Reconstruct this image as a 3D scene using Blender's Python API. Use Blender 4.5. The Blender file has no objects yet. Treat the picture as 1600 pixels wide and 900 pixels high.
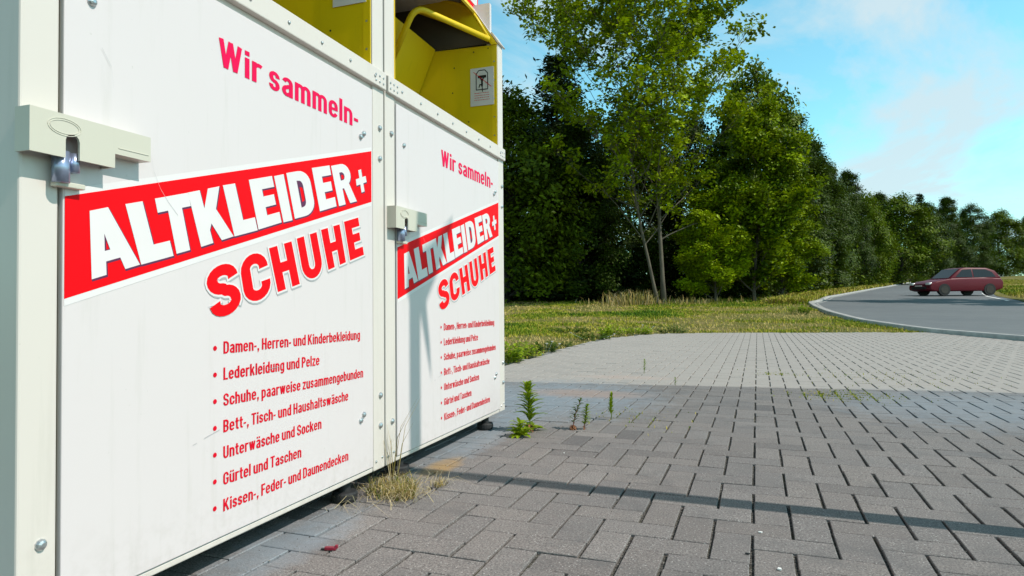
import bpy, math, random
import numpy as np
from mathutils import Vector, Matrix
from mathutils.geometry import tessellate_polygon

scene = bpy.context.scene
COL = scene.collection
R = random.Random(7)

# ------------------------------------------------------------------ camera
CAM = np.array([1.14667, 0.0, 0.62937])
RV = Vector((0.94472083, 0.32779286, -0.0073754))
UV = Vector((0.01359365, -0.01668283, 0.99976842))
FV = Vector((-0.32759391, 0.94460231, 0.02021652))
cd = bpy.data.cameras.new('camera')
cam = bpy.data.objects.new('camera', cd)
COL.objects.link(cam)
M = Matrix(((RV.x, UV.x, -FV.x, CAM[0]), (RV.y, UV.y, -FV.y, CAM[1]), (RV.z, UV.z, -FV.z, CAM[2]), (0, 0, 0, 1)))
cam.matrix_world = M
cd.sensor_width = 36.0
cd.lens = 1018.164 / 1600 * 36
cd.clip_start = 0.02
cd.clip_end = 3000
scene.camera = cam

# ------------------------------------------------------------------ sky, sun, exposure
SUN_L = Vector((-1.0, 0.045, -1.12)).normalized()        # direction the sunlight travels
EL = math.asin(-SUN_L.z)
AZ = math.atan2(-SUN_L.x, -SUN_L.y)
w = bpy.data.worlds.new('World')
scene.world = w
w.use_nodes = True
nt = w.node_tree
for n in list(nt.nodes): nt.nodes.remove(n)
out = nt.nodes.new('ShaderNodeOutputWorld')
bg = nt.nodes.new('ShaderNodeBackground')
sky = nt.nodes.new('ShaderNodeTexSky')
sky.sky_type = 'NISHITA'
sky.sun_disc = False
sky.sun_elevation = EL
sky.sun_rotation = AZ
sky.air_density = 1.0
sky.dust_density = 0.6
sky.ozone_density = 1.6
bg.inputs['Strength'].default_value = 0.12
# clouds: soft fair-weather streaks on a flat cloud layer
tc = nt.nodes.new('ShaderNodeTexCoord')
sep = nt.nodes.new('ShaderNodeSeparateXYZ')
nt.links.new(tc.outputs['Generated'], sep.inputs[0])
def mth(op, a, b=None, clamp=False):
    n = nt.nodes.new('ShaderNodeMath'); n.operation = op; n.use_clamp = clamp
    for i, v in enumerate((a, b)):
        if v is None: continue
        if isinstance(v, (int, float)): n.inputs[i].default_value = v
        else: nt.links.new(v, n.inputs[i])
    return n.outputs[0]
zz = mth('ADD', mth('MAXIMUM', sep.outputs[2], 0.0), 0.22)
cx = mth('DIVIDE', sep.outputs[0], zz)
cy = mth('DIVIDE', sep.outputs[1], zz)
cmb = nt.nodes.new('ShaderNodeCombineXYZ')
nt.links.new(cx, cmb.inputs[0]); nt.links.new(cy, cmb.inputs[1])
mp = nt.nodes.new('ShaderNodeMapping')
nt.links.new(cmb.outputs[0], mp.inputs[0])
mp.inputs['Location'].default_value = (2.6, 1.07, 0.0)
mp.inputs['Rotation'].default_value = (0, 0, math.radians(25))
mp.inputs['Scale'].default_value = (1.0, 0.75, 1.0)
no = nt.nodes.new('ShaderNodeTexNoise')
nt.links.new(mp.outputs[0], no.inputs['Vector'])
no.inputs['Scale'].default_value = 1.5
no.inputs['Detail'].default_value = 7
no.inputs['Roughness'].default_value = 0.60
no.inputs['Distortion'].default_value = 0.5
cr = nt.nodes.new('ShaderNodeValToRGB')
nt.links.new(no.outputs['Fac'], cr.inputs[0])
cr.color_ramp.elements[0].position = 0.44
cr.color_ramp.elements[0].color = (0.02, 0.02, 0.02, 1)
cr.color_ramp.elements[1].position = 0.61
cr.color_ramp.elements[1].color = (0.88, 0.88, 0.88, 1)
tint = nt.nodes.new('ShaderNodeMix'); tint.data_type = 'RGBA'; tint.blend_type = 'MULTIPLY'
tint.inputs[0].default_value = 1.0
nt.links.new(sky.outputs[0], tint.inputs[6])
tint.inputs[7].default_value = (1.35, 2.30, 1.90, 1)
cmx = nt.nodes.new('ShaderNodeMix'); cmx.data_type = 'RGBA'
zen = nt.nodes.new('ShaderNodeMapRange')
nt.links.new(sep.outputs[2], zen.inputs['Value'])
zen.inputs['From Min'].default_value = 0.45; zen.inputs['From Max'].default_value = 0.80
zen.inputs['To Min'].default_value = 1.0; zen.inputs['To Max'].default_value = 0.15
nt.links.new(mth('MULTIPLY', cr.outputs[0], zen.outputs[0]), cmx.inputs[0])
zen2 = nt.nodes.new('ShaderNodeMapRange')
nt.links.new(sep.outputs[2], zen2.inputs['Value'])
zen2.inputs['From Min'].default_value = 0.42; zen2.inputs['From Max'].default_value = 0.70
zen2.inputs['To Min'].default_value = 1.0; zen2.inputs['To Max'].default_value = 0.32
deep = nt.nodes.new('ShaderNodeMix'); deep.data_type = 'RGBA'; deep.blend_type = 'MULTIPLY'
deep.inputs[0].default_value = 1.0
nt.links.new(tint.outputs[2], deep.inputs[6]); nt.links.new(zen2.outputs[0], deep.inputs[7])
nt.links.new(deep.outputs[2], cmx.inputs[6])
cmx.inputs[7].default_value = (5.6, 6.8, 7.3, 1)
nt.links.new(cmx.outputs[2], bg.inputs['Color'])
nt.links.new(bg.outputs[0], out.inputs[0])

sl = bpy.data.lights.new('sun', 'SUN')
sl.energy = 4.3
sl.angle = math.radians(0.5)
sl.color = (1.0, 0.94, 0.86)
so = bpy.data.objects.new('sun', sl)
so.rotation_euler = SUN_L.to_track_quat('-Z', 'Y').to_euler()
so.location = (20, 0, 30)
COL.objects.link(so)

vs = scene.view_settings
vs.view_transform = 'Standard'
vs.look = 'None'
vs.exposure = 0.0
vs.gamma = 1.0
vs.use_curve_mapping = False
scene.cycles.max_bounces = 6
scene.cycles.diffuse_bounces = 3
scene.cycles.transparent_max_bounces = 6
scene.cycles.use_adaptive_sampling = True
scene.cycles.use_denoising = True

# ------------------------------------------------------------------ helpers
def tag(o, label=None, cat=None, group=None, kind=None):
    if label: o['label'] = label
    if cat: o['category'] = cat
    if group: o['group'] = group
    if kind: o['kind'] = kind
    return o

def empty(name, loc=(0, 0, 0), rz=0.0):
    o = bpy.data.objects.new(name, None)
    o.location = loc; o.rotation_euler = (0, 0, rz)
    o.empty_display_size = 0.1
    COL.objects.link(o)
    return o

def copy_tree(o, parent=None):
    c = o.copy(); COL.objects.link(c)
    if parent: c.parent = parent
    for ch in list(o.children): copy_tree(ch, c)
    return c

class Geo:
    def __init__(s): s.v = []; s.f = []; s.m = []
    def poly(s, pts, mi=0):
        k = len(s.v); s.v += [tuple(p) for p in pts]; s.f.append(tuple(range(k, k + len(pts)))); s.m.append(mi)
    def box(s, x0, x1, y0, y1, z0, z1, b=0.0, mi=0):
        # box with all edges chamfered by b
        if b <= 0:
            P = [(x, y, z) for x in (x0, x1) for y in (y0, y1) for z in (z0, z1)]
            k = len(s.v); s.v += P
            for q in ((0, 1, 3, 2), (4, 6, 7, 5), (0, 4, 5, 1), (2, 3, 7, 6), (0, 2, 6, 4), (1, 5, 7, 3)):
                s.f.append(tuple(k + i for i in q)); s.m.append(mi)
            return
        import bmesh
        bm = bmesh.new()
        bmesh.ops.create_cube(bm, size=1)
        for v in bm.verts:
            v.co = Vector(((x0 + x1) / 2 + v.co.x * (x1 - x0), (y0 + y1) / 2 + v.co.y * (y1 - y0), (z0 + z1) / 2 + v.co.z * (z1 - z0)))
        bmesh.ops.bevel(bm, geom=bm.edges[:], offset=b, segments=2, profile=0.5, affect='EDGES')
        s.bm(bm, mi)
    def bm(s, bm, mi=0):
        bm.verts.index_update()
        k = len(s.v); s.v += [tuple(v.co) for v in bm.verts]
        for f in bm.faces: s.f.append(tuple(k + v.index for v in f.verts)); s.m.append(mi)
        bm.free()
    def tube(s, pts, rad, n=8, mi=0, caps=True):
        pts = [Vector(p) for p in pts]
        if isinstance(rad, (int, float)): rad = [rad] * len(pts)
        k = len(s.v); prev = None
        for i, p in enumerate(pts):
            d = (pts[min(i + 1, len(pts) - 1)] - pts[max(i - 1, 0)])
            if d.length < 1e-9: d = Vector((0, 0, 1))
            d.normalize()
            if prev is None:
                a = d.orthogonal().normalized()
            else:
                a = prev - d * prev.dot(d)
                a = a.normalized() if a.length > 1e-6 else d.orthogonal().normalized()
            prev = a
            b = d.cross(a)
            for j in range(n):
                t = 2 * math.pi * j / n
                s.v.append(tuple(p + (a * math.cos(t) + b * math.sin(t)) * rad[i]))
        for i in range(len(pts) - 1):
            for j in range(n):
                j2 = (j + 1) % n
                s.f.append((k + i * n + j, k + i * n + j2, k + (i + 1) * n + j2, k + (i + 1) * n + j)); s.m.append(mi)
        if caps:
            s.f.append(tuple(k + j for j in reversed(range(n)))); s.m.append(mi)
            s.f.append(tuple(k + (len(pts) - 1) * n + j for j in range(n))); s.m.append(mi)
    def prism(s, poly, axis_fn, d0, d1, mi=0):
        # poly in 2D, axis_fn(u, v, d) -> 3D; closed solid
        n = len(poly); k = len(s.v)
        s.v += [axis_fn(u, v, d0) for u, v in poly] + [axis_fn(u, v, d1) for u, v in poly]
        s.f.append(tuple(k + i for i in range(n))); s.m.append(mi)
        s.f.append(tuple(k + n + i for i in reversed(range(n)))); s.m.append(mi)
        for i in range(n):
            j = (i + 1) % n
            s.f.append((k + i, k + n + i, k + n + j, k + j)); s.m.append(mi)
    def build(s, name, mat, parent=None, smooth=False):
        me = bpy.data.meshes.new(name)
        me.from_pydata(s.v, [], s.f)
        for m_ in (mat if isinstance(mat, (list, tuple)) else [mat]): me.materials.append(m_)
        me.polygons.foreach_set('material_index', s.m)
        me.polygons.foreach_set('use_smooth', [bool(smooth)] * len(s.f))
        import bmesh
        b = bmesh.new(); b.from_mesh(me); bmesh.ops.recalc_face_normals(b, faces=b.faces[:]); b.to_mesh(me); b.free()
        me.update()
        o = bpy.data.objects.new(name, me)
        COL.objects.link(o)
        if parent: o.parent = parent
        return o

def nmesh(name, V, F, mat, parent=None, tintv=None, smooth=False):
    """fast mesh from numpy arrays; F (n, k)"""
    V = np.asarray(V, dtype=np.float32); F = np.asarray(F, dtype=np.int32)
    n, k = F.shape
    me = bpy.data.meshes.new(name)
    me.vertices.add(len(V)); me.vertices.foreach_set('co', V.ravel())
    me.loops.add(n * k); me.loops.foreach_set('vertex_index', F.ravel())
    me.polygons.add(n)
    me.polygons.foreach_set('loop_start', np.arange(0, n * k, k, dtype=np.int32))
    me.polygons.foreach_set('loop_total', np.full(n, k, dtype=np.int32))
    if tintv is not None:
        a = me.attributes.new('tint', 'FLOAT', 'FACE'); a.data.foreach_set('value', np.asarray(tintv, dtype=np.float32))
    me.update(calc_edges=True)
    me.polygons.foreach_set('use_smooth', np.full(n, bool(smooth)))
    for m_ in (mat if isinstance(mat, (list, tuple)) else [mat]): me.materials.append(m_)
    o = bpy.data.objects.new(name, me)
    COL.objects.link(o)
    if parent: o.parent = parent
    return o

# ------------------------------------------------------------------ materials
def newmat(name):
    m = bpy.data.materials.new(name); m.use_nodes = True
    t = m.node_tree; b = t.nodes['Principled BSDF']
    return m, t, b

def noise(t, scale, detail=4, rough=0.55, vec=None, dist=0.0):
    n = t.nodes.new('ShaderNodeTexNoise')
    n.inputs['Scale'].default_value = scale; n.inputs['Detail'].default_value = detail
    n.inputs['Roughness'].default_value = rough; n.inputs['Distortion'].default_value = dist
    if vec is not None: t.links.new(vec, n.inputs['Vector'])
    return n

def objco(t, scale=(1, 1, 1)):
    c = t.nodes.new('ShaderNodeTexCoord')
    m_ = t.nodes.new('ShaderNodeMapping'); m_.inputs['Scale'].default_value = scale
    t.links.new(c.outputs['Object'], m_.inputs[0])
    return m_.outputs[0]

def ramp(t, fac, stops):
    r = t.nodes.new('ShaderNodeValToRGB'); t.links.new(fac, r.inputs[0])
    e = r.color_ramp.elements
    while len(e) < len(stops): e.new(0.5)
    for i, (p, c) in enumerate(stops):
        e[i].position = p; e[i].color = (*c, 1) if len(c) == 3 else c
    return r.outputs[0]

def mixc(t, fac, a, b, mode='MIX'):
    m_ = t.nodes.new('ShaderNodeMix'); m_.data_type = 'RGBA'; m_.blend_type = mode
    for i, v in ((0, fac), (6, a), (7, b)):
        if isinstance(v, (int, float)): m_.inputs[i].default_value = v
        elif isinstance(v, tuple): m_.inputs[i].default_value = (*v, 1) if len(v) == 3 else v
        else: t.links.new(v, m_.inputs[i])
    return m_.outputs[2]

def nmath(t, op, a, b=None, c=None, clamp=False):
    n = t.nodes.new('ShaderNodeMath'); n.operation = op; n.use_clamp = clamp
    for i, v in enumerate((a, b, c)):
        if v is None: continue
        if isinstance(v, (int, float)): n.inputs[i].default_value = v
        else: t.links.new(v, n.inputs[i])
    return n.outputs[0]

def bump(t, b, h, strength, dist):
    n = t.nodes.new('ShaderNodeBump'); n.inputs['Strength'].default_value = strength; n.inputs['Distance'].default_value = dist
    t.links.new(h, n.inputs['Height']); t.links.new(n.outputs[0], b.inputs['Normal'])

def simple(name, col, rough=0.5, var=0.12, scale=6.0, metal=0.0, spec=0.5, bmp=0.0, bscale=60.0, stretch=(1, 1, 1)):
    m, t, b = newmat(name)
    co = objco(t, stretch)
    n1 = noise(t, scale, 5, 0.6, co)
    lo = tuple(max(0, c * (1 - var)) for c in col); hi = tuple(min(1, c * (1 + var)) for c in col)
    t.links.new(ramp(t, n1.outputs['Fac'], [(0.3, lo), (0.7, hi)]), b.inputs['Base Color'])
    b.inputs['Roughness'].default_value = rough
    b.inputs['Metallic'].default_value = metal
    b.inputs['Specular IOR Level'].default_value = spec
    if bmp > 0:
        n2 = noise(t, bscale, 4, 0.6, co)
        bump(t, b, n2.outputs['Fac'], bmp, 0.002)
    return m

def painted(name, col, dirt=(0.42, 0.40, 0.34), amount=0.25, rough=0.35):
    """sheet-metal paint: faint mottling, vertical run marks, scattered scuffs"""
    m, t, b = newmat(name)
    co = objco(t)
    st = objco(t, (9, 9, 0.7))
    n1 = noise(t, 2.2, 5, 0.6, co)
    n2 = noise(t, 3.0, 6, 0.65, st)
    n3 = noise(t, 90, 3, 0.5, co)
    c1 = mixc(t, ramp(t, n1.outputs['Fac'], [(0.3, (0, 0, 0)), (0.75, (0.10,) * 3)]), col, tuple(c * 0.82 for c in col))
    c2 = mixc(t, ramp(t, n2.outputs['Fac'], [(0.56, (0, 0, 0)), (0.8, (amount,) * 3)]), c1, dirt)
    c3 = mixc(t, ramp(t, n3.outputs['Fac'], [(0.72, (0, 0, 0)), (0.80, (amount * 1.4,) * 3)]), c2, dirt)
    sp = t.nodes.new('ShaderNodeSeparateXYZ'); t.links.new(co, sp.inputs[0])
    n5 = noise(t, 28, 5, 0.7, co)
    low = nmath(t, 'MULTIPLY', nmath(t, 'SUBTRACT', 0.24, sp.outputs[2], clamp=True), 3.4, clamp=True)
    spl = nmath(t, 'MULTIPLY', low, nmath(t, 'SUBTRACT', n5.outputs['Fac'], 0.44, clamp=True))
    c3 = mixc(t, nmath(t, 'MULTIPLY', spl, 1.2, clamp=True), c3, (0.25, 0.21, 0.15))
    t.links.new(c3, b.inputs['Base Color'])
    t.links.new(ramp(t, n1.outputs['Fac'], [(0.3, (rough - .05,) * 3), (0.7, (rough + .12,) * 3)]), b.inputs['Roughness'])
    n4 = noise(t, 1.6, 3, 0.5, co)
    bump(t, b, n4.outputs['Fac'], 0.10, 0.01)
    return m

MAT = {}
MAT['white_paint'] = painted('white_paint', (0.675, 0.610, 0.610))
MAT['frame_paint'] = painted('frame_paint', (0.665, 0.605, 0.555), amount=0.3)
MAT['cream_paint'] = painted('cream_paint', (0.58, 0.545, 0.455), amount=0.2)
MAT['yellow_paint'] = painted('yellow_paint', (0.82, 0.56, 0.002), dirt=(0.42, 0.26, 0.01), amount=0.25, rough=0.38)
MAT['shaded_inside'] = simple('shaded_inside', (0.075, 0.058, 0.038), 0.8, 0.3, 3)  # dark brown stands in for the shade inside the hood
MAT['underside'] = simple('underside', (0.045, 0.042, 0.035), 0.8, 0.3, 4)
MAT['seam'] = simple('seam', (0.10, 0.095, 0.03), 0.7, 0.4, 8)
MAT['zinc'] = simple('zinc', (0.55, 0.57, 0.58), 0.32, 0.15, 40, metal=0.85)
MAT['padlock'] = simple('padlock', (0.35, 0.40, 0.55), 0.3, 0.2, 50, metal=0.7)
MAT['rubber'] = simple('rubber', (0.018, 0.018, 0.019), 0.75, 0.35, 30, bmp=0.4, bscale=40)
MAT['red_print'] = simple('red_print', (0.86, 0.001, 0.006), 0.55, 0.05, 3, spec=0.12)
MAT['text_print'] = simple('text_print', (0.66, 0.003, 0.02), 0.5, 0.10, 25, spec=0.12)
MAT['slogan_print'] = simple('slogan_print', (0.76, 0.003, 0.075), 0.5, 0.08, 12, spec=0.12)
MAT['white_print'] = simple('white_print', (0.74, 0.69, 0.69), 0.35, 0.03, 5)
MAT['letter_edge'] = simple('letter_edge', (0.10, 0.010, 0.06), 0.4, 0.1, 5)
MAT['grey_print'] = simple('grey_print', (0.40, 0.40, 0.41), 0.4, 0.05, 5)
MAT['black_print'] = simple('black_print', (0.012, 0.012, 0.012), 0.4, 0.1, 5)
MAT['card'] = simple('card', (0.68, 0.65, 0.63), 0.4, 0.05, 8)
MAT['red_scrap'] = simple('red_scrap', (0.22, 0.012, 0.03), 0.35, 0.3, 60)

# ------------------------------------------------------------------ terrain helpers
FH = np.array([-0.32767, 0.94479]); RH = np.array([0.94479, 0.32767])
_TZ = np.array([-500, 12, 16, 20, 27, 40, 60, 80, 109, 160, 400, 900.])
_TT = np.array([0, 0, .055, .20, .48, .95, 1.65, 2.5, 4.1, 6.0, 10, 10.])
def tz(Z): return np.interp(Z, _TZ, _TT)
def world(lat, Z):
    return CAM[0] + FH[0] * Z + RH[0] * lat, CAM[1] + FH[1] * Z + RH[1] * lat
def latZ(x, y):
    dx, dy = x - CAM[0], y - CAM[1]
    return dx * RH[0] + dy * RH[1], dx * FH[0] + dy * FH[1]
def ground_at(x, y): return float(tz(latZ(x, y)[1]))
def spot(px, Z):
    """a place on the terrain: bearing given as photo column, distance Z ahead"""
    lat = (px - 800) / 1018.16 * Z
    x, y = world(lat, Z)
    return x, y, float(tz(Z))
# left kerb of the road as lateral offset against distance
KZ = np.array([-6, 4, 9.0, 11.81, 12.82, 14.4, 17.0, 20.1, 23.16, 26.3, 28.1, 32.9, 36.9, 57.0, 80.5, 102.3, 150, 400])
KL = np.array([6.2, 6.9, 7.5, 7.79, 7.95, 8.31, 8.94, 9.82, 10.86, 12.1, 13.3, 16.0, 18.75, 32.2, 49.0, 67.7, 108, 330])
def kerb_lat(Z): return np.interp(Z, KZ, KL)
ROAD_W = 8.5

# ------------------------------------------------------------------ setting: ground, road, kerb
def grass_material():
    m, t, b = newmat('lawn_soil')
    co = objco(t)
    n1 = noise(t, 0.55, 6, 0.62, co); n2 = noise(t, 3.5, 5, 0.6, co); n3 = noise(t, 40, 3, 0.6, co)
    c1 = ramp(t, n1.outputs['Fac'], [(0.36, (0.07, 0.12, 0.012)), (0.5, (0.20, 0.19, 0.03)), (0.66, (0.36, 0.27, 0.12))])
    c2 = ramp(t, n2.outputs['Fac'], [(0.35, (0.06, 0.11, 0.012)), (0.65, (0.34, 0.25, 0.11))])
    c3 = mixc(t, 0.45, c1, c2)
    c4 = mixc(t, ramp(t, n3.outputs['Fac'], [(0.35, (0.55,) * 3), (0.65, (0,) * 3)]), c3, (0.05, 0.045, 0.02))
    t.links.new(c4, b.inputs['Base Color']); b.inputs['Roughness'].default_value = 0.95
    b.inputs['Specular IOR Level'].default_value = 0.1
    bump(t, b, n3.outputs['Fac'], 0.8, 0.03)
    return m
MAT['lawn_soil'] = grass_material()

lats = np.unique(np.concatenate([-np.geomspace(6, 600, 26), np.linspace(-6, 60, 100), np.geomspace(60, 600, 22)]))
zs = np.unique(np.concatenate([np.linspace(-60, 0, 8), np.linspace(0, 60, 91), np.geomspace(60, 900, 50)]))
LL, ZZ = np.meshgrid(lats, zs)
GX, GY = world(LL, ZZ)
GZ = tz(ZZ) - 0.022
inroad = (LL > kerb_lat(ZZ) + 0.15) & (LL < kerb_lat(ZZ) + ROAD_W + 12) & (ZZ > 0)
GZ = GZ - np.where(inroad, 0.06, 0.0)
V = np.stack([GX, GY, GZ], -1).reshape(-1, 3)
nx = len(lats); ny = len(zs)
ii, jj = np.meshgrid(np.arange(nx - 1), np.arange(ny - 1))
k0 = (jj * nx + ii).ravel()
F = np.stack([k0, k0 + 1, k0 + nx + 1, k0 + nx], -1)
g = nmesh('ground', V, F, MAT['lawn_soil'], smooth=True)
tag(g, 'dry patchy lawn ground rising gently towards the trees', 'ground', kind='structure')

def asphalt():
    m, t, b = newmat('asphalt')
    co = objco(t)
    n1 = noise(t, 0.25, 4, 0.6, co); n2 = noise(t, 60, 3, 0.6, co); n3 = noise(t, 2.0, 5, 0.6, co)
    c = ramp(t, n1.outputs['Fac'], [(0.3, (0.125, 0.135, 0.145)), (0.7, (0.165, 0.175, 0.18))])
    c = mixc(t, ramp(t, n2.outputs['Fac'], [(0.4, (0.35,) * 3), (0.6, (0,) * 3)]), c, (0.08, 0.085, 0.09))
    c = mixc(t, ramp(t, n3.outputs['Fac'], [(0.5, (0,) * 3), (0.8, (0.35,) * 3)]), c, (0.20, 0.205, 0.205))
    t.links.new(c, b.inputs['Base Color']); b.inputs['Roughness'].default_value = 0.85
    bump(t, b, n2.outputs['Fac'], 0.4, 0.01)
    return m
MAT['asphalt'] = asphalt()
MAT['kerb_stone'] = simple('kerb_stone', (0.36, 0.35, 0.335), 0.85, 0.25, 5, bmp=0.5)
MAT['verge'] = MAT['lawn_soil']

rz = np.unique(np.concatenate([np.linspace(-6, 60, 133), np.geomspace(60, 300, 40)]))
offs = np.array([0.0, 1.5, 3, 5, 7, ROAD_W])
KK = kerb_lat(rz)[:, None] + offs[None, :]
ZR = np.repeat(rz[:, None], len(offs), 1)
X, Y = world(KK, ZR)
V = np.stack([X, Y, tz(ZR) - 0.004], -1).reshape(-1, 3)
nx = len(offs); ny = len(rz)
ii, jj = np.meshgrid(np.arange(nx - 1), np.arange(ny - 1)); k0 = (jj * nx + ii).ravel()
o = nmesh('road', V, np.stack([k0, k0 + 1, k0 + nx + 1, k0 + nx], -1), MAT['asphalt'], smooth=True)
tag(o, 'smooth grey asphalt road curving away to the right', 'road', kind='structure')
# right verge beyond the road
offs = np.array([ROAD_W, ROAD_W + 2, ROAD_W + 6, ROAD_W + 13])
KK = kerb_lat(rz)[:, None] + offs[None, :]
ZR = np.repeat(rz[:, None], len(offs), 1)
X, Y = world(KK, ZR)
V = np.stack([X, Y, tz(ZR) + np.array([0.012, 0.03, 0.03, -0.06])[None, :]], -1).reshape(-1, 3)
nx = len(offs); ii, jj = np.meshgrid(np.arange(nx - 1), np.arange(ny - 1)); k0 = (jj * nx + ii).ravel()
o = nmesh('verge', V, np.stack([k0, k0 + 1, k0 + nx + 1, k0 + nx], -1), MAT['verge'], smooth=True)
tag(o, 'grass verge on the far side of the asphalt road', 'ground', kind='structure')
# kerb: a swept stone section with joints
gk = Geo()
kz = np.concatenate([np.arange(-6, 45, 0.5), np.arange(45, 160, 3.0)])
def sweep(g_, latf, prof):
    pts = []
    for Z in kz:
        l0 = float(latf(Z)); e = 0.05
        dl = float(latf(Z + e) - latf(Z - e)) / (2 * e)
        nrm = np.array([1.0, -dl]); nrm /= np.linalg.norm(nrm)       # (lat, Z) normal towards the road
        row = []
        for d, h in prof:
            x, y = world(l0 + nrm[0] * d, Z + nrm[1] * d)
            row.append((x, y, float(tz(Z)) + h))
        pts.append(row)
    k = len(g_.v); n = len(prof)
    for r_ in pts: g_.v += r_
    for i in range(len(pts) - 1):
        for j in range(n - 1):
            g_.f.append((k + i * n + j, k + i * n + j + 1, k + (i + 1) * n + j + 1, k + (i + 1) * n + j)); g_.m.append(0)
sweep(gk, kerb_lat, [(-0.16, -0.05), (-0.16, 0.055), (-0.145, 0.07), (0.0, 0.07), (0.025, 0.05), (0.03, -0.02), (0.20, -0.002 + 0.004), (0.20, -0.03)])
o = gk.build('kerb', MAT['kerb_stone'])
tag(o, 'pale concrete kerb along the inner edge of the road bend', 'kerb', kind='structure')
# white line on the road near the right
gl = Geo()
for i in range(24):
    z0 = 27.0 + i * 0.5
    q = []
    for Z, d in ((z0, 7.9), (z0 + 0.5, 7.9), (z0 + 0.5, 8.05), (z0, 8.05)):
        x, y = world(float(kerb_lat(Z)) + d, Z); q.append((x, y, float(tz(Z)) + 0.006))
    gl.poly(q)
o = gl.build('road_marking', simple('road_white', (0.7, 0.7, 0.68), 0.7, 0.2, 8))
tag(o, 'white painted edge line on the far side of the road', 'road marking', kind='structure')

# ------------------------------------------------------------------ setting: block paving, herringbone
def paver_material():
    m, t, b = newmat('concrete_block')
    co = objco(t)
    at = t.nodes.new('ShaderNodeAttribute'); at.attribute_name = 'tint'
    base = ramp(t, at.outputs['Fac'], [(0.0, (0.150, 0.136, 0.133)), (0.2, (0.228, 0.202, 0.190)), (0.4, (0.214, 0.196, 0.190)), (0.6, (0.254, 0.225, 0.210)), (0.8, (0.242, 0.221, 0.212)), (1.0, (0.280, 0.252, 0.238))])
    fine = noise(t, 190, 3, 0.8, co); mid = noise(t, 14, 5, 0.65, co); big = noise(t, 0.9, 5, 0.6, co); spk = noise(t, 210, 1, 0.5, co)
    c = mixc(t, ramp(t, fine.outputs['Fac'], [(0.38, (0.9,) * 3), (0.56, (0,) * 3)]), base, (0.085, 0.078, 0.076))
    c = mixc(t, ramp(t, spk.outputs['Fac'], [(0.66, (0,) * 3), (0.72, (0.7,) * 3)]), c, (0.55, 0.54, 0.52))
    c = mixc(t, ramp(t, mid.outputs['Fac'], [(0.52, (0,) * 3), (0.75, (0.35,) * 3)]), c, (0.13, 0.125, 0.12))
    blot = noise(t, 3.1, 6, 0.7, co)
    c = mixc(t, ramp(t, blot.outputs['Fac'], [(0.52, (0,) * 3), (0.66, (0.45,) * 3)]), c, (0.10, 0.098, 0.10))
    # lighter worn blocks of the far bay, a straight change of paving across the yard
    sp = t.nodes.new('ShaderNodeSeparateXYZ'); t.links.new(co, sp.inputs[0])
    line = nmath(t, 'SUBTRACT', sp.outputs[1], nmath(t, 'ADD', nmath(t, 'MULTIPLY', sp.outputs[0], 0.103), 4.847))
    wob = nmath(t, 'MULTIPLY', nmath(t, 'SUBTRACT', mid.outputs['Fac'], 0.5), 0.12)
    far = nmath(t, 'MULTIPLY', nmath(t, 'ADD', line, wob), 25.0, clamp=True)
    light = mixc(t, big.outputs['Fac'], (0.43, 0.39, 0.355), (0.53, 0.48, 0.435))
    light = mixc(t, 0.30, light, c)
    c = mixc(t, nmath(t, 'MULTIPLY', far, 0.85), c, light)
    # grey-blue lime bloom: patches of efflorescence beside the containers and out to the right
    def patch(x0, y0, rx, ry, amt):
        dx = nmath(t, 'DIVIDE', nmath(t, 'SUBTRACT', sp.outputs[0], x0), rx)
        dy = nmath(t, 'DIVIDE', nmath(t, 'SUBTRACT', sp.outputs[1], y0), ry)
        d2 = nmath(t, 'ADD', nmath(t, 'MULTIPLY', dx, dx), nmath(t, 'MULTIPLY', dy, dy))
        d2 = nmath(t, 'ADD', d2, nmath(t, 'MULTIPLY', nmath(t, 'SUBTRACT', mid.outputs['Fac'], 0.5), 1.8))
        return nmath(t, 'MULTIPLY', nmath(t, 'SUBTRACT', 1.0, d2, clamp=True), amt)
    for P in ((-0.05, 4.1, 0.85, 1.05, 0.8), (2.5, 4.4, 1.0, 0.9, 0.6), (0.0, 2.95, 0.16, 0.9, 0.7), (0.02, 1.45, 0.14, 0.35, 0.65)):
        c = mixc(t, patch(*P), c, (0.235, 0.275, 0.315))
    # rusty and lichen stains
    for x0, y0, rx, ry, colr in ((0.07, 2.28, 0.07, 0.18, (0.36, 0.22, 0.08)), (0.15, 4.35, 0.5, 0.25, (0.33, 0.24, 0.2)), (0.25, 5.35, 0.5, 0.16, (0.42, 0.34, 0.3))):
        c = mixc(t, patch(x0, y0, rx, ry, 0.8), c, colr)
    t.links.new(c, b.inputs['Base Color'])
    b.inputs['Roughness'].default_value = 0.78
    b.inputs['Specular IOR Level'].default_value = 0.35
    h = nmath(t, 'ADD', fine.outputs['Fac'], nmath(t, 'MULTIPLY', mid.outputs['Fac'], 0.6))
    bump(t, b, h, 0.45, 0.0025)
    return m
MAT['paver'] = paver_material()

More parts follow.
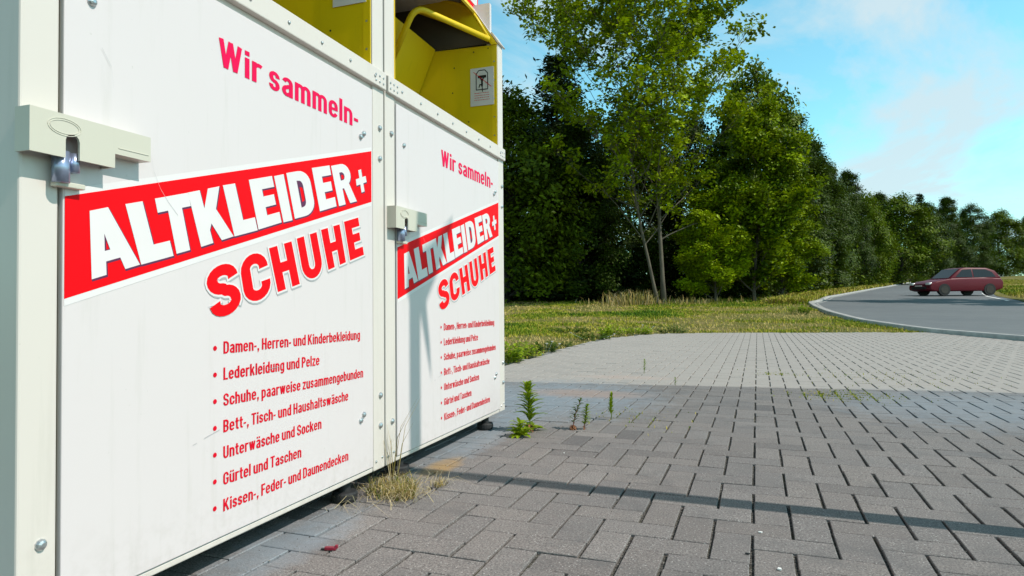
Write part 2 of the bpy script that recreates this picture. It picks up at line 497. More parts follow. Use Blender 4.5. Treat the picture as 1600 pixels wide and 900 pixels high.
def joint_material():
    m, t, b = newmat('joint_grit')
    co = objco(t)
    n1 = noise(t, 150, 3, 0.7, co); n2 = noise(t, 5, 4, 0.6, co); vo = noise(t, 120, 2, 0.5, co)
    c = ramp(t, n1.outputs['Fac'], [(0.38, (0.015, 0.013, 0.011)), (0.54, (0.07, 0.063, 0.055)), (0.68, (0.32, 0.30, 0.27))])
    c = mixc(t, ramp(t, n2.outputs['Fac'], [(0.5, (0,) * 3), (0.68, (0.55,) * 3)]), c, (0.06, 0.055, 0.02))
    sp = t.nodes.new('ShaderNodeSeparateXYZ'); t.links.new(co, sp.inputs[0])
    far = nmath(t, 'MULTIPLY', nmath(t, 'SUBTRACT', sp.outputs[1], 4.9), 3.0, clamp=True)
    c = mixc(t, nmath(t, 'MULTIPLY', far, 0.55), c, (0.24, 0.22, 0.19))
    t.links.new(c, b.inputs['Base Color']); b.inputs['Roughness'].default_value = 0.95
    bump(t, b, vo.outputs['Fac'], 1.0, 0.006)
    return m
MAT['joint'] = joint_material()

BO = np.array([0.57688, 1.98015]); BB = np.array([0.99966, -0.02614]); BA = np.array([0.02614, 0.99966])
def pave_left(y):   # the lawn edge of the paving
    return np.interp(y, [-3, 3.25, 3.4, 6, 9, 10, 11.1, 12.0, 12.57, 13.0, 13.9], [-1.3, -1.3, -1.04, -1.03, -1.02, -0.96, -0.86, -0.55, -0.15, 0.87, 4.7])
def paved(x, y):
    l, Z = latZ(x, y)
    edge = np.interp(x, [-1.2, -0.86, -0.55, -0.15, 0.87, 4.7, 9], [11, 11.1, 12.0, 12.57, 13.0, 13.9, 14.6])
    return (y < edge) & (x > pave_left(y)) & (l < kerb_lat(Z) - 0.16)
bv, bf, bt = [], [], []
rng = np.random.default_rng(3)
def brick(b0, b1, a0, a1):
    c = BO + BB * 0.1 * (b0 + b1) / 2 + BA * 0.1 * (a0 + a1) / 2
    if not paved(c[0], c[1]): return
    if c[0] < -0.45 and c[1] < 3.2: return
    if c[1] < 0.0 or c[0] > 9.5: return
    gb, ga = 0.0044 + rng.uniform(-.0012, .0014), 0.0017 + rng.uniform(-.0006, .0008)
    hb = 0.1 * (b1 - b0) / 2 - gb; ha = 0.1 * (a1 - a0) / 2 - ga
    th = rng.normal(0, 0.006); ct, st = math.cos(th), math.sin(th)
    dz = rng.normal(0, 0.0007); tx, ty = rng.normal(0, 0.0022, 2)
    k = len(bv)
    for ins, zz_ in ((0.0018, 0.0), (0.0, -0.0018), (0.0, -0.03)):
        for sx, sy in ((-1, -1), (1, -1), (1, 1), (-1, 1)):
            u, v_ = sx * (hb - ins), sy * (ha - ins)
            u, v_ = u * ct - v_ * st, u * st + v_ * ct
            p = c + BB * u + BA * v_
            bv.append((p[0], p[1], zz_ + dz + tx * u + ty * v_))
    t_ = float(np.clip(rng.normal(0.5, 0.22), 0, 1))
    bf.append((k, k + 1, k + 2, k + 3)); bt.append(t_)
    for L in (0, 4):
        for i in range(4):
            j = (i + 1) % 4
            bf.append((k + L + i, k + L + 4 + i, k + L + 4 + j, k + L + j)); bt.append(t_)
for b_ in range(-24, 100):
    for a_ in range(-22, 128):
        s_ = (b_ + a_) % 4
        if s_ == 0: brick(b_, b_ + 1, a_ - 2, a_)
        elif s_ == 1: brick(b_, b_ + 2, a_ - 1, a_)
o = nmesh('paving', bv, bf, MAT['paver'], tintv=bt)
tag(o, 'grey concrete block paving laid in herringbone bond', 'paving', kind='structure')
# bedding that fills the joints, and carries the paving on beyond the laid blocks
gj = Geo()
ys = np.linspace(-4, 14.4, 70)
rows = []
for y in ys:
    x0 = float(pave_left(y)) if y < 12.57 else float(np.interp(y, [12.57, 13.0, 13.9, 14.4], [-.15, .87, 4.7, 5.4]))
    if y < 3.25: x0 = -1.35
    # right limit: kerb
    xr = x0 + 0.02
    for x in np.arange(x0, 14, 0.05):
        l, Z = latZ(x, y)
        if l > float(kerb_lat(Z)) - 0.10: break
        xr = x
    rows.append((x0, xr, y))
for i in range(len(rows) - 1):
    (xa, xb, y), (xc, xd, y2) = rows[i], rows[i + 1]
    gj.poly([(xa, y, -0.0078), (xb, y, -0.0078), (xd, y2, -0.0078), (xc, y2, -0.0078)])
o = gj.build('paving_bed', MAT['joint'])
tag(o, 'gritty dark joint filling between the paving blocks', 'paving', kind='structure')

# ------------------------------------------------------------------ lettering
def quad_map(q, u, v):
    (a, b, c, d) = [np.array(p) for p in q]            # TL TR BR BL
    top = a + (b - a) * u; bot = d + (c - d) * u
    p = bot + (top - bot) * v
    return float(p[0]), float(p[1])

def arc(cx_, cy_, rx, ry, a0, a1, n=10):
    return [(cx_ + rx * math.cos(math.radians(a0 + (a1 - a0) * i / n)), cy_ + ry * math.sin(math.radians(a0 + (a1 - a0) * i / n))) for i in range(n + 1)]

def stroke(path, wx, wy):
    """a pen stroke of elliptical width along a path, as one outline"""
    P = [Vector(p) for p in path]; L = []; Rr = []
    for i, p in enumerate(P):
        d = P[min(i + 1, len(P) - 1)] - P[max(0, i - 1)]
        d.normalize()
        n = Vector((-d.y * wx, d.x * wy)) / 2
        L.append((p.x + n.x, p.y + n.y)); Rr.append((p.x - n.x, p.y - n.y))
    return L + Rr[::-1]

GL = {
    'A': [[(0, 1), (.36, 1), (1, 0), (.68, 0), (.58, .2), (.29, .2), (.29, 0), (0, 0)], [(.27, .36), (.27, .62), (.38, .36)]],
    'L': [[(0, 1), (.49, 1), (.49, .27), (1, .27), (1, 0), (0, 0)]],
    'T': [[(0, 1), (1, 1), (1, .76), (.72, .76), (.72, 0), (.30, 0), (.30, .76), (0, .76)]],
    'K': [[(0, 1), (.36, 1), (.36, .66), (.62, 1), (1, 1), (.70, .60), (1.0, 0), (.62, 0), (.45, .36), (.36, .25), (.36, 0), (0, 0)]],
    'E': [[(0, 1), (1, 1), (1, .77), (.46, .77), (.46, .62), (.92, .62), (.92, .40), (.46, .40), (.46, .23), (1, .23), (1, 0), (0, 0)]],
    'I': [[(0, 1), (1, 1), (1, 0), (0, 0)]],
    'D': [[(0, 1), (.5, 1)] + arc(.5, .70, .5, .30, 90, 0, 6) + arc(.5, .30, .5, .30, 0, -90, 6) + [(0, 0)],
          [(.38, .80), (.48, .79)] + arc(.48, .66, .15, .13, 80, 0, 4) + arc(.48, .34, .15, .13, 0, -80, 4) + [(.38, .20)]],
    'R': [[(0, 1), (.52, 1)] + arc(.52, .72, .44, .28, 90, -55, 8) + [(1, 0), (.62, 0), (.45, .40), (.36, .40), (.36, 0), (0, 0)],
          [(.36, .80), (.48, .80)] + arc(.48, .70, .13, .10, 80, -80, 5) + [(.36, .60)]],
    '+': [[(.36, 1), (.66, 1), (.66, .65), (1, .65), (1, .37), (.66, .37), (.66, 0), (.36, 0), (.36, .37), (0, .37), (0, .65), (.36, .65)]],
    'H': [[(0, 1), (.36, 1), (.36, .62), (.64, .62), (.64, 1), (1, 1), (1, 0), (.64, 0), (.64, .39), (.36, .39), (.36, 0), (0, 0)]],
    'U': [[(0, 1), (.36, 1), (.36, .32)] + arc(.5, .32, .14, .12, 180, 360, 6) + [(.64, 1), (1, 1), (1, .34)] + arc(.5, .34, .5, .36, 0, -180, 12) + [(0, .5)]],
    'S': [stroke([(.84, .70)] + arc(.5, .735, .33, .165, 10, 180, 9)[0:] + arc(.5, .735, .33, .20, 190, 262, 4) + [(.5, .515)] + arc(.5, .285, .33, .20, 82, 0, 5) + arc(.5, .265, .33, .165, -10, -180, 9) + [(.16, .30)], .35, .225)],
    'C': [stroke([(.83, .64)] + arc(.5, .68, .33, .21, 8, 180, 9) + arc(.5, .32, .33, .21, 180, 352, 9) + [(.83, .37)], .35, .225)],
}
Q1 = [('A', [(0.127, 0.804), (0.231, 0.837), (0.236, 0.709), (0.132, 0.676)]), ('L', [(0.202, 0.827), (0.282, 0.850), (0.319, 0.732), (0.239, 0.709)]),
      ('T', [(0.271, 0.848), (0.358, 0.874), (0.388, 0.755), (0.301, 0.729)]), ('K', [(0.357, 0.874), (0.449, 0.903), (0.495, 0.790), (0.395, 0.757)]),
      ('L', [(0.460, 0.907), (0.540, 0.930), (0.578, 0.813), (0.498, 0.790)]), ('E', [(0.546, 0.935), (0.631, 0.960), (0.669, 0.843), (0.581, 0.815)]),
      ('I', [(0.639, 0.961), (0.677, 0.973), (0.714, 0.854), (0.677, 0.844)]), ('D', [(0.688, 0.978), (0.782, 1.006), (0.820, 0.887), (0.724, 0.859)]),
      ('E', [(0.799, 1.013), (0.884, 1.037), (0.920, 0.920), (0.837, 0.894)]), ('R', [(0.892, 1.037), (0.985, 1.066), (1.031, 0.951), (0.933, 0.922)]),
      ('+', [(1.019, 1.044), (1.075, 1.065), (1.097, 0.997), (1.037, 0.975)])]
Q2 = [('S', [(0.405, 0.703), (0.501, 0.734), (0.526, 0.617), (0.428, 0.588)]), ('C', [(0.511, 0.737), (0.605, 0.767), (0.635, 0.652), (0.537, 0.622)]),
      ('H', [(0.619, 0.771), (0.710, 0.797), (0.746, 0.681), (0.654, 0.657)]), ('U', [(0.731, 0.806), (0.821, 0.833), (0.857, 0.716), (0.765, 0.688)]),
      ('H', [(0.841, 0.841), (0.936, 0.868), (0.970, 0.753), (0.878, 0.725)]), ('E', [(0.958, 0.878), (1.039, 0.901), (1.073, 0.783), (0.992, 0.759)])]

def grow(poly, d):
    """offset an outline outwards by d (negative: inwards)"""
    P = [Vector(p) for p in poly]
    area = sum(P[i].x * P[(i + 1) % len(P)].y - P[(i + 1) % len(P)].x * P[i].y for i in range(len(P)))
    sgn = 1 if area > 0 else -1
    o_ = []
    n = len(P)
    for i in range(n):
        a = (P[i] - P[i - 1]); b = (P[(i + 1) % n] - P[i])
        if a.length < 1e-7: a = b
        if b.length < 1e-7: b = a
        a = a.normalized(); b = b.normalized()
        n1 = Vector((a.y, -a.x)) * sgn; n2 = Vector((b.y, -b.x)) * sgn
        s_ = n1 + n2
        if s_.length < 0.3: s_ = n1
        else: s_ = s_ / max(0.35, (s_.dot(n1)))
        o_.append(P[i] + s_ * d)
    return [(v.x, v.y) for v in o_]

def letters(g_, quads, x, d=0.0, sh=(0, 0)):
    for ch, q in quads:
        rings = [[quad_map(q, *p) for p in r] for r in GL[ch]]
        rr = [grow(rings[0], d)] + [grow(r, -d) for r in rings[1:]] if d else rings
        if d and len(rings) > 1:
            rr = [grow(rings[0], d)] + [[(p[0] * .55 + c0 * .45, p[1] * .55 + c1 * .45) for p in r]
                  for r in rings[1:] for c0, c1 in [(sum(p[0] for p in r) / len(r), sum(p[1] for p in r) / len(r))]]
        vecs = [[Vector((p[0] + sh[0], p[1] + sh[1], 0)) for p in r] for r in rr]
        flat = [v for r in vecs for v in r]
        k = len(g_.v)
        g_.v += [(x, v.x, v.y) for v in flat]
        for tri in tessellate_polygon(vecs):
            g_.f.append(tuple(k + i for i in tri)); g_.m.append(0)

# a bold condensed grotesque drawn with a broad pen: every glyph is a few strokes, cap height 1
SW, HW, XH = 0.178, 0.140, 0.745
def _rect(x0, x1, y0, y1): return [(x0, y0), (x1, y0), (x1, y1), (x0, y1)]
def _pen(path): return stroke(path, SW, HW)
def _dg(path): return stroke(path, SW * .92, SW * .92)
def glyph(c):
    s_, h_, X = SW, HW, XH
    w_ = .51; r_ = (w_ - s_) / 2; q = .24 - h_ / 2
    ring = lambda: _pen(arc(w_ / 2, X - .24, r_, q, 0, 180, 8) + arc(w_ / 2, .24, r_, q, 180, 360, 8) + [(w_ - s_ / 2, X - .23)])
    dots = [_rect(.06, .21, .84, .99), _rect(.30, .45, .84, .99)]
    if c == '\u00e4': return glyph('a')[0] + dots, .50
    if c == '\u00fc': return glyph('u')[0] + dots, .51
    if c == 'o': return [ring()], w_
    if c == 'd': return [ring(), _rect(w_ - s_, w_, 0, 1)], w_
    if c == 'b': return [ring(), _rect(0, s_, 0, 1)], w_
    if c == 'p': return [ring(), _rect(0, s_, -.24, X)], w_
    if c == 'g': return [ring(), _pen([(w_ - s_ / 2, X), (w_ - s_ / 2, -.04)] + arc(w_ / 2, -.03, r_, .21 - h_ / 2, 0, -155, 8))], w_
    if c in 'nh': return [_rect(0, s_, 0, 1 if c == 'h' else X), _pen(arc(w_ / 2, X - .24, r_, q, 160, 0, 8) + [(w_ - s_ / 2, 0)])], w_
    if c == 'm':
        r2 = .148; return [_rect(0, s_, 0, X)] + [_pen(arc(o_, X - .22, r2, .22 - h_ / 2, 160, 0, 7) + [(o_ + r2, 0)]) for o_ in (s_ / 2 + r2, s_ / 2 + 3 * r2)], s_ + 4 * r2
    if c == 'u': return [_rect(w_ - s_, w_, 0, X), _pen([(s_ / 2, X)] + arc(w_ / 2, .24, r_, q, 180, 345, 8))], w_
    if c == 'r': return [_rect(0, s_, 0, X), _pen(arc(.28, X - .24, .19, q, 170, 55, 6))], .37
    if c == 'a':
        w_ = .50; r_ = (w_ - s_) / 2
        return [_pen(arc(w_ / 2, X - .22, r_, .22 - h_ / 2, 165, 0, 8) + [(w_ - s_ / 2, 0)]), _pen([(w_ - s_ / 2, .415), (w_ / 2 + .05, .405)] + arc(w_ / 2, .215, r_, .20 - h_ / 2 + .02, 100, 270, 8) + [(w_ - s_ / 2, .16)])], w_
    if c == 'e': return [_pen([(w_ - s_ / 2, .33), (w_ - s_ / 2, X - .24)] + arc(w_ / 2, X - .24, r_, q, 0, 180, 8) + arc(w_ / 2, .24, r_, q, 180, 345, 8)), _rect(s_ * .8, w_ - s_ * .5, .32, .32 + h_ * .8)], w_
    if c == 'c': return [_pen([(w_ - s_ / 2, X - .29)] + arc(w_ / 2, X - .24, r_, q, 0, 180, 8) + arc(w_ / 2, .24, r_, q, 180, 360, 8) + [(w_ - s_ / 2, .29)])], .49
    if c == 's':
        w_ = .46; a_, b_ = X * .5 + .01, (w_ - s_) / 2
        return [_pen([(w_ - s_ / 2, X - .23)] + arc(w_ / 2, X - .21, b_, .21 - h_ / 2, 10, 180, 7) + arc(w_ / 2, X - .20, b_, X / 2 - .20, 195, 260, 3) + arc(w_ / 2, .20, b_, X / 2 - .20, 80, 0, 4) + arc(w_ / 2, .21, b_, .21 - h_ / 2, -10, -180, 7) + [(s_ / 2, .235)])], w_
    if c == 'k': return [_rect(0, s_, 0, 1), _dg([(s_ * .8, .28), (.44, X)]), _dg([(.27, .42), (.46, 0)])], .53
    if c == 'l': return [_rect(0, s_, 0, 1)], s_
    if c == 'i': return [_rect(0, s_, 0, X), _rect(0, s_, .835, 1)], s_
    if c == 't': return [_pen([(.17, .95), (.17, .2)] + arc(.30, .19, .13, .19 - h_ / 2, 180, 270, 5) + [(.36, h_ / 2)]), _rect(0, .36, X - h_, X)], .36
    if c == 'w': return [_dg([(.08, X), (.22, .02)]), _dg([(.22, .02), (.36, X)]), _dg([(.36, X), (.50, .02)]), _dg([(.50, .02), (.64, X)])], .72
    if c == 'z': return [_rect(0, .44, X - h_, X), _rect(0, .44, 0, h_), _dg([(.35, X - h_), (.09, h_)])], .44
    W2 = .56; rr = (W2 - s_) / 2
    if c == 'D': return [_rect(0, s_, 0, 1), _pen([(s_ / 2, 1 - h_ / 2), (.26, 1 - h_ / 2)] + arc(.26, .70, W2 - s_ / 2 - .26, .30 - h_ / 2, 90, 0, 7) + arc(.26, .30, W2 - s_ / 2 - .26, .30 - h_ / 2, 0, -90, 7) + [(s_ / 2, h_ / 2)])], W2
    if c == 'H': return [_rect(0, s_, 0, 1), _rect(W2 - s_, W2, 0, 1), _rect(s_, W2 - s_, .44, .44 + h_)], W2
    if c == 'K': return [_rect(0, s_, 0, 1), _dg([(s_ * .8, .38), (.50, 1)]), _dg([(.28, .54), (.54, 0)])], .62
    if c == 'L': return [_rect(0, s_, 0, 1), _rect(s_, .45, 0, h_)], .45
    if c == 'P': return [_rect(0, s_, 0, 1), _pen([(s_ / 2, 1 - h_ / 2), (.26, 1 - h_ / 2)] + arc(.26, .70, .54 - s_ / 2 - .26, .30 - h_ / 2, 90, -90, 9) + [(s_ / 2, .40 + h_ / 2)])], .54
    if c == 'B': return [_rect(0, s_, 0, 1)] + [_pen([(s_ / 2, y1 - h_ / 2), (.27, y1 - h_ / 2)] + arc(.27, (y0 + y1) / 2, .55 - s_ / 2 - .27, (y1 - y0 - h_) / 2, 90, -90, 9) + [(s_ / 2, y0 + h_ / 2)]) for y0, y1 in ((0, .57), (.43, 1))], .56
    if c == 'T': return [_rect(.17, .17 + s_, 0, 1 - h_), _rect(0, .53, 1 - h_, 1)], .53
    if c == 'F': return [_rect(0, s_, 0, 1), _rect(s_, .46, 1 - h_, 1), _rect(s_, .42, .44, .44 + h_)], .46
    if c == 'U': return [_pen([(s_ / 2, 1)] + arc(W2 / 2, .30, rr, .30 - h_ / 2, 180, 360, 10) + [(W2 - s_ / 2, 1)])], W2
    if c == 'G': return [_pen([(W2 - s_ / 2, .68)] + arc(W2 / 2, .72, rr, .28 - h_ / 2, 0, 180, 9) + arc(W2 / 2, .28, rr, .28 - h_ / 2, 180, 360, 9) + [(W2 - s_ / 2, .50)]), _rect(.30, W2, .42, .42 + h_ * .9)], W2
    if c == 'S':
        return [_pen([(W2 - s_ / 2, .70)] + arc(W2 / 2, .74, rr, .26 - h_ / 2, 5, 180, 8) + arc(W2 / 2, .73, rr, .23, 190, 258, 4) + arc(W2 / 2, .27, rr, .23, 78, 0, 4) + arc(W2 / 2, .26, rr, .26 - h_ / 2, -8, -180, 8) + [(s_ / 2, .31)])], W2
    if c == 'W': return [_dg([(.09, 1), (.26, .02)]), _dg([(.26, .02), (.43, 1)]), _dg([(.43, 1), (.60, .02)]), _dg([(.60, .02), (.77, 1)])], .86
    if c == '-': return [_rect(0, .26, .28, .28 + h_)], .26
    if c == ',': return [[(.02, 0), (.02, .18), (.20, .18), (.20, .02), (.11, -.17), (.02, -.17), (.08, 0)]], .21
    return [], .13
def put_text(g_, body, x, y0, y1, z, cap, gap=.10):
    u = 0.0; items = []
    for c in body:
        polys, wd = glyph(c); items.append((u, polys)); u += wd + gap
    tot = u - gap; k_ = 0
    for u0, polys in items:
        for p in polys:
            k = len(g_.v); k_ += 1
            xo = x + (k_ % 4) * 0.00012                  # strokes that meet never share a plane
            vecs = [Vector((y0 + (u0 + a) / tot * (y1 - y0), z + b * cap, 0)) for a, b in p]
            g_.v += [(xo, v.x, v.y) for v in vecs]
            for tri in tessellate_polygon([vecs]):
                g_.f.append(tuple(k + i for i in tri)); g_.m.append(0)

# ------------------------------------------------------------------ the clothes container
WID = 1.210; D0, D1 = 0.074, 1.132; RZ0, RZ1 = 1.357, 1.417; TOPZ = 1.955
def dome(g_, x, y, z, r):
    n = 10
    k = len(g_.v)
    for rr, xx in ((1.0, 0), (0.98, .25), (.75, .6), (.35, .8)):
        for j in range(n):
            t = 2 * math.pi * j / n
            g_.v.append((x + xx * r, y + rr * r * math.cos(t), z + rr * r * math.sin(t)))
    for i in range(3):
        for j in range(n):
            j2 = (j + 1) % n
            g_.f.append((k + i * n + j, k + i * n + j2, k + (i + 1) * n + j2, k + (i + 1) * n + j)); g_.m.append(0)
    g_.f.append(tuple(k + 3 * n + j for j in range(n))); g_.m.append(0)

_bolt = {}
def add_bolt(par, x, y, z, r, name='bolt'):
    if name not in _bolt:
        G = Geo(); dome(G, 0, 0, 0, 1.0); o_ = G.build(name, MAT['zinc'], par); _bolt[name] = o_
    else:
        o_ = _bolt[name].copy(); COL.objects.link(o_); o_.parent = par
    o_.location = (x, y, z); o_.scale = (r, r, r); o_.rotation_euler = (R.uniform(0, 6), 0, 0)
    return o_

def make_container():
    root = empty('clothes_container')
    # carcass: side, back, bottom panels, behind the front frame
    G = Geo()
    G.box(-1.15, -0.06, 0.006, 0.030, 0.075, 2.19)
    G.box(-1.15, -0.06, WID - 0.030, WID - 0.006, 0.075, 2.19)
    G.box(-1.17, -1.15, 0.006, WID - 0.006, 0.075, 2.19)
    G.build('carcass', MAT['white_paint'], root)
    G = Geo(); G.box(-1.14, -0.05, 0.035, WID - 0.035, 0.072, 0.10); G.build('base_plate', MAT['underside'], root)
    # frame: posts and bottom rail
    for y0, y1 in ((0.003, D0 - 0.003), (D1 + 0.003, WID - 0.003)):
        G = Geo(); G.box(-0.06, 0.0, y0, y1, 0.068, RZ1 + 0.001, 0.004); G.box(-0.06, -0.001, y0 + .0005, y1 - .0005, RZ1 + 0.002, TOPZ + 0.005, 0.003)
        # sloping continuation of the post up the hood
        a = [(0.0, TOPZ - .004), (-0.18, TOPZ + 0.265), (-0.225, TOPZ + 0.235), (-0.055, TOPZ - .01)]
        G.prism(a, lambda u, v, d: (u, d, v), y0, y1)
        p = G.build('frame_post', MAT['frame_paint'], root)
        zs_ = (1.222, 1.118, 0.315, 0.214) if y0 > 0.5 else (1.222, 0.214)
        for z in zs_: add_bolt(p, 0.0, (y0 + y1) / 2 + 0.006, z, 0.0105)
        for yy, z in ((0.2, 0.098), (0.75, 0.105)): add_bolt(p, 0.0, y0 + (y1 - y0) * yy, z, 0.005)
    G = Geo(); G.box(-0.05, -0.002, D0, D1, 0.068, 0.083, 0.003); G.build('bottom_rail', MAT['frame_paint'], root)
    G = Geo(); G.box(-0.05, 0.013, 0.006, WID - 0.006, RZ0, RZ1, 0.003); G.box(-0.05, -0.006, D0, D1, RZ0 - 0.03, RZ0 - 0.001)
    rail = G.build('crossbar', MAT['frame_paint'], root)
    for y in np.arange(0.10, 1.13, 0.147): add_bolt(rail, 0.013, y, RZ0 + 0.028, 0.0055, 'rivet')
    for dy in (0.0, 0.024, 0.048):
        for dz in (0.016, 0.036):
            add_bolt(rail, 0.013, 1.135 + dy, RZ0 + dz, 0.0042, 'rivet'); add_bolt(rail, 0.013, 0.018 + dy, RZ0 + dz, 0.0042, 'rivet')
    G = Geo(); G.box(-0.03, -0.012, D0 - .004, D1 + .004, 0.075, RZ0 - 0.002); G.build('seam', MAT['seam'], root)
    # door
    G = Geo(); G.box(-0.0115, 0.0025, D0 + 0.0035, D1 - 0.0035, 0.0855, RZ0 - 0.018, 0.002)
    door = G.build('door', MAT['white_paint'], root)
    for y, z in ((1.055, 1.163), (1.073, 1.178), (1.052, 0.252), (1.070, 0.268), (0.13, 1.2)): add_bolt(door, 0.0025, y, z, 0.0098)
    X0 = 0.0025
    # printing on the door
    zt = lambda y: 0.803 + 0.2945 * (y - 0.074) + 0.0195
    zb = lambda y: 0.622 + 0.310 * (y - 0.074) + 0.0155
    ya, yb = D0 + 0.006, D1 - 0.012
    G = Geo(); G.poly([(X0 + .0006, ya, zb(ya) - .013), (X0 + .0006, yb, zb(yb) - .013), (X0 + .0006, yb, zt(yb) + .013), (X0 + .0006, ya, zt(ya) + .013)])
    G.build('banner_border', MAT['white_print'], door)
    G = Geo(); G.poly([(X0 + .001, ya, zb(ya)), (X0 + .001, yb, zb(yb)), (X0 + .001, yb, zt(yb)), (X0 + .001, ya, zt(ya))])
    ban = G.build('banner', MAT['red_print'], door)
    G = Geo(); letters(G, Q1, X0 + .0014, 0.0012, (0.0022, -0.0025)); G.build('lettering_edge', MAT['letter_edge'], ban)
    G = Geo(); letters(G, Q1, X0 + .0018); G.build('lettering', MAT['white_print'], ban)
    G = Geo(); letters(G, Q2, X0 + .0010, 0.0045, (0.003, -0.004)); G.build('lettering_shade', MAT['grey_print'], door)
    G = Geo(); letters(G, Q2, X0 + .0014, 0.0045); G.build('lettering_outline', MAT['white_print'], door)
    G = Geo(); letters(G, Q2, X0 + .0018, -0.0006); G.build('lettering', MAT['red_print'], door)
    G = Geo(); put_text(G, 'Wir sammeln-', X0 + .0008, 0.447, 1.041, 1.187, 0.068); G.build('slogan', MAT['slogan_print'], door)
    L = [('Damen-, Herren- und Kinderbekleidung', .585), ('Lederkleidung und Pelze', .371), ('Schuhe, paarweise zusammengebunden', .603), ('Bett-, Tisch- und Haushaltsw\u00e4sche', .517),
         ('Unterw\u00e4sche und Socken', .380), ('G\u00fcrtel und Taschen', .288), ('Kissen-, Feder- und Daunendecken', .517)]
    for i, (s_, wd) in enumerate(L):
        z = 0.511 - i * 0.0614
        G = Geo()
        put_text(G, s_, X0 + .0008, 0.464, 0.464 + wd, z, 0.0290)
        G.build('list_line', MAT['text_print'], door)
        G = Geo()
        k = len(G.v); n = 12
        for j in range(n):
            t = 2 * math.pi * j / n
            G.v.append((X0 + .0008, 0.438 + .0058 * math.cos(t), z + .0145 + .0058 * math.sin(t)))
        G.f.append(tuple(range(k, k + n))); G.m.append(0)
        G.build('bullet', MAT['text_print'], door)
    for pts in ([(.262, .935), (.268, .905), (.285, .87), (.305, .845), (.33, .82)], [(.405, .325), (.43, .331), (.452, .336)], [(.372, .316), (.384, .319)], [(.62, .06 + .4), (.66, .462)], [(.15, 1.12), (.17, 1.09), (.175, 1.05)]):
        G = Geo()
        for i in range(len(pts) - 1):
            (a0, b0), (a1, b1) = pts[i], pts[i + 1]
            G.poly([(X0 + .0022, a0, b0 - .0005), (X0 + .0022, a1, b1 - .0005), (X0 + .0022, a1, b1 + .0005), (X0 + .0022, a0, b0 + .0005)])
        G.build('scratch', MAT['grey_print'], door)
    # hood: yellow cheeks, tilting chute plate, handle bar, lid
    for side, y in ((1, D1), (0, D0)):
        G = Geo(); s_ = -1 if side else 1
        pr = [(-0.004, RZ0 + .02), (-0.004, TOPZ - .012), (-0.35, TOPZ - .003), (-0.62, TOPZ - .003), (-0.62, RZ0 + .02)]
        G.prism(pr, lambda u, v, d: (u, d, v), y + s_ * 0.001, y + s_ * 0.004)
        G.box(-0.030, -0.003, min(y + s_ * .004, y + s_ * .0065), max(y + s_ * .004, y + s_ * .0065), RZ1 + .002, TOPZ - .014)
        ck = G.build('hood_cheek', MAT['yellow_paint'], root)
        def disc(nm, cx_, yy, cz_, r_, n_, mt):
            key = nm + '_disc'
            if key not in _bolt:
                g0 = Geo(); g0.poly([(r_ * math.cos(2 * math.pi * j / n_), 0, r_ * math.sin(2 * math.pi * j / n_)) for j in range(n_)])
                o_ = g0.build(nm, mt, ck); _bolt[key] = o_
            else:
                o_ = _bolt[key].copy(); COL.objects.link(o_); o_.parent = ck
            o_.location = (cx_, yy, cz_)
        for z in np.arange(RZ1 + 0.06, TOPZ - .04, 0.095): disc('rivet', -0.017, y + s_ * .0066, z, .0045, 8, MAT['zinc'])
        for xx, z in ((-0.05, 1.93), (-0.13, 1.92), (-0.24, 1.85), (-0.25, 1.72), (-0.30, 1.60), (-0.16, 1.56), (-0.20, 1.5)): disc('hole', xx, y + s_ * .0045, z, .004, 7, MAT['black_print'])
        # gable of the hood above the cheek, its inner shade put into the colour
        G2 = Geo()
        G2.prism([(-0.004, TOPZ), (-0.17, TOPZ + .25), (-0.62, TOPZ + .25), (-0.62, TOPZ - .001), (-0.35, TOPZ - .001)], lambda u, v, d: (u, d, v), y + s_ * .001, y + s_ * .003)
        G2.build('hood_gable', MAT['shaded_inside'], root)
        G2 = Geo()
        a = [(0.002, TOPZ - .012), (-0.175, TOPZ + 0.252), (-0.20, TOPZ + 0.235), (-0.030, TOPZ - .012)]
        G2.prism(a, lambda u, v, d: (u, d, v), y + s_ * .003, y + s_ * .012)
        G2.build('hood_flange', MAT['yellow_paint'], root)
    # shaft behind the hood (coloured dark where no light reaches)
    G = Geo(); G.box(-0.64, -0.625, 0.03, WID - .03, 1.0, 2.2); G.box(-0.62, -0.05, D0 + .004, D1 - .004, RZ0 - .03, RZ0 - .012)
    G.build('shaft', MAT['shaded_inside'], root)
    # roof with the sloping lid
    G = Geo(); G.box(-1.17, -0.175, 0.004, WID - .004, TOPZ + 0.24, TOPZ + 0.262, 0.004)
    G.build('roof', MAT['frame_paint'], root)
    G = Geo(); G.prism([(-0.105, TOPZ + .155), (-0.172, TOPZ + .255), (-0.180, TOPZ + .248), (-0.113, TOPZ + .148)], lambda u, v, d: (u, d, v), D0 + .012, D1 - .012)
    G.build('lid', MAT['yellow_paint'], root)
    # drip edge at the lip
    G = Geo(); G.prism([(0.010, TOPZ - .002), (-0.03, TOPZ + 0.058), (-0.036, TOPZ + .052), (0.003, TOPZ - .006)], lambda u, v, d: (u, d, v), D1 - .004, WID + .012)
    G.build('drip_edge', MAT['frame_paint'], root)
    # chute plate leaning out, rounded bar
    G = Geo()
    pl = [(-0.346, TOPZ + .004), (-0.444, 1.733), (-0.456, 1.738), (-0.358, TOPZ + .008)]
    G.prism(pl, lambda u, v, d: (u, d, v), D0 + .012, D1 - .010)
    G.prism([(-0.442, 1.728), (-0.475, 1.70), (-0.48, 1.706), (-0.452, 1.733)], lambda u, v, d: (u, d, v), D0 + .012, D1 - .05)
    plate = G.build('chute_plate', MAT['yellow_paint'], root)
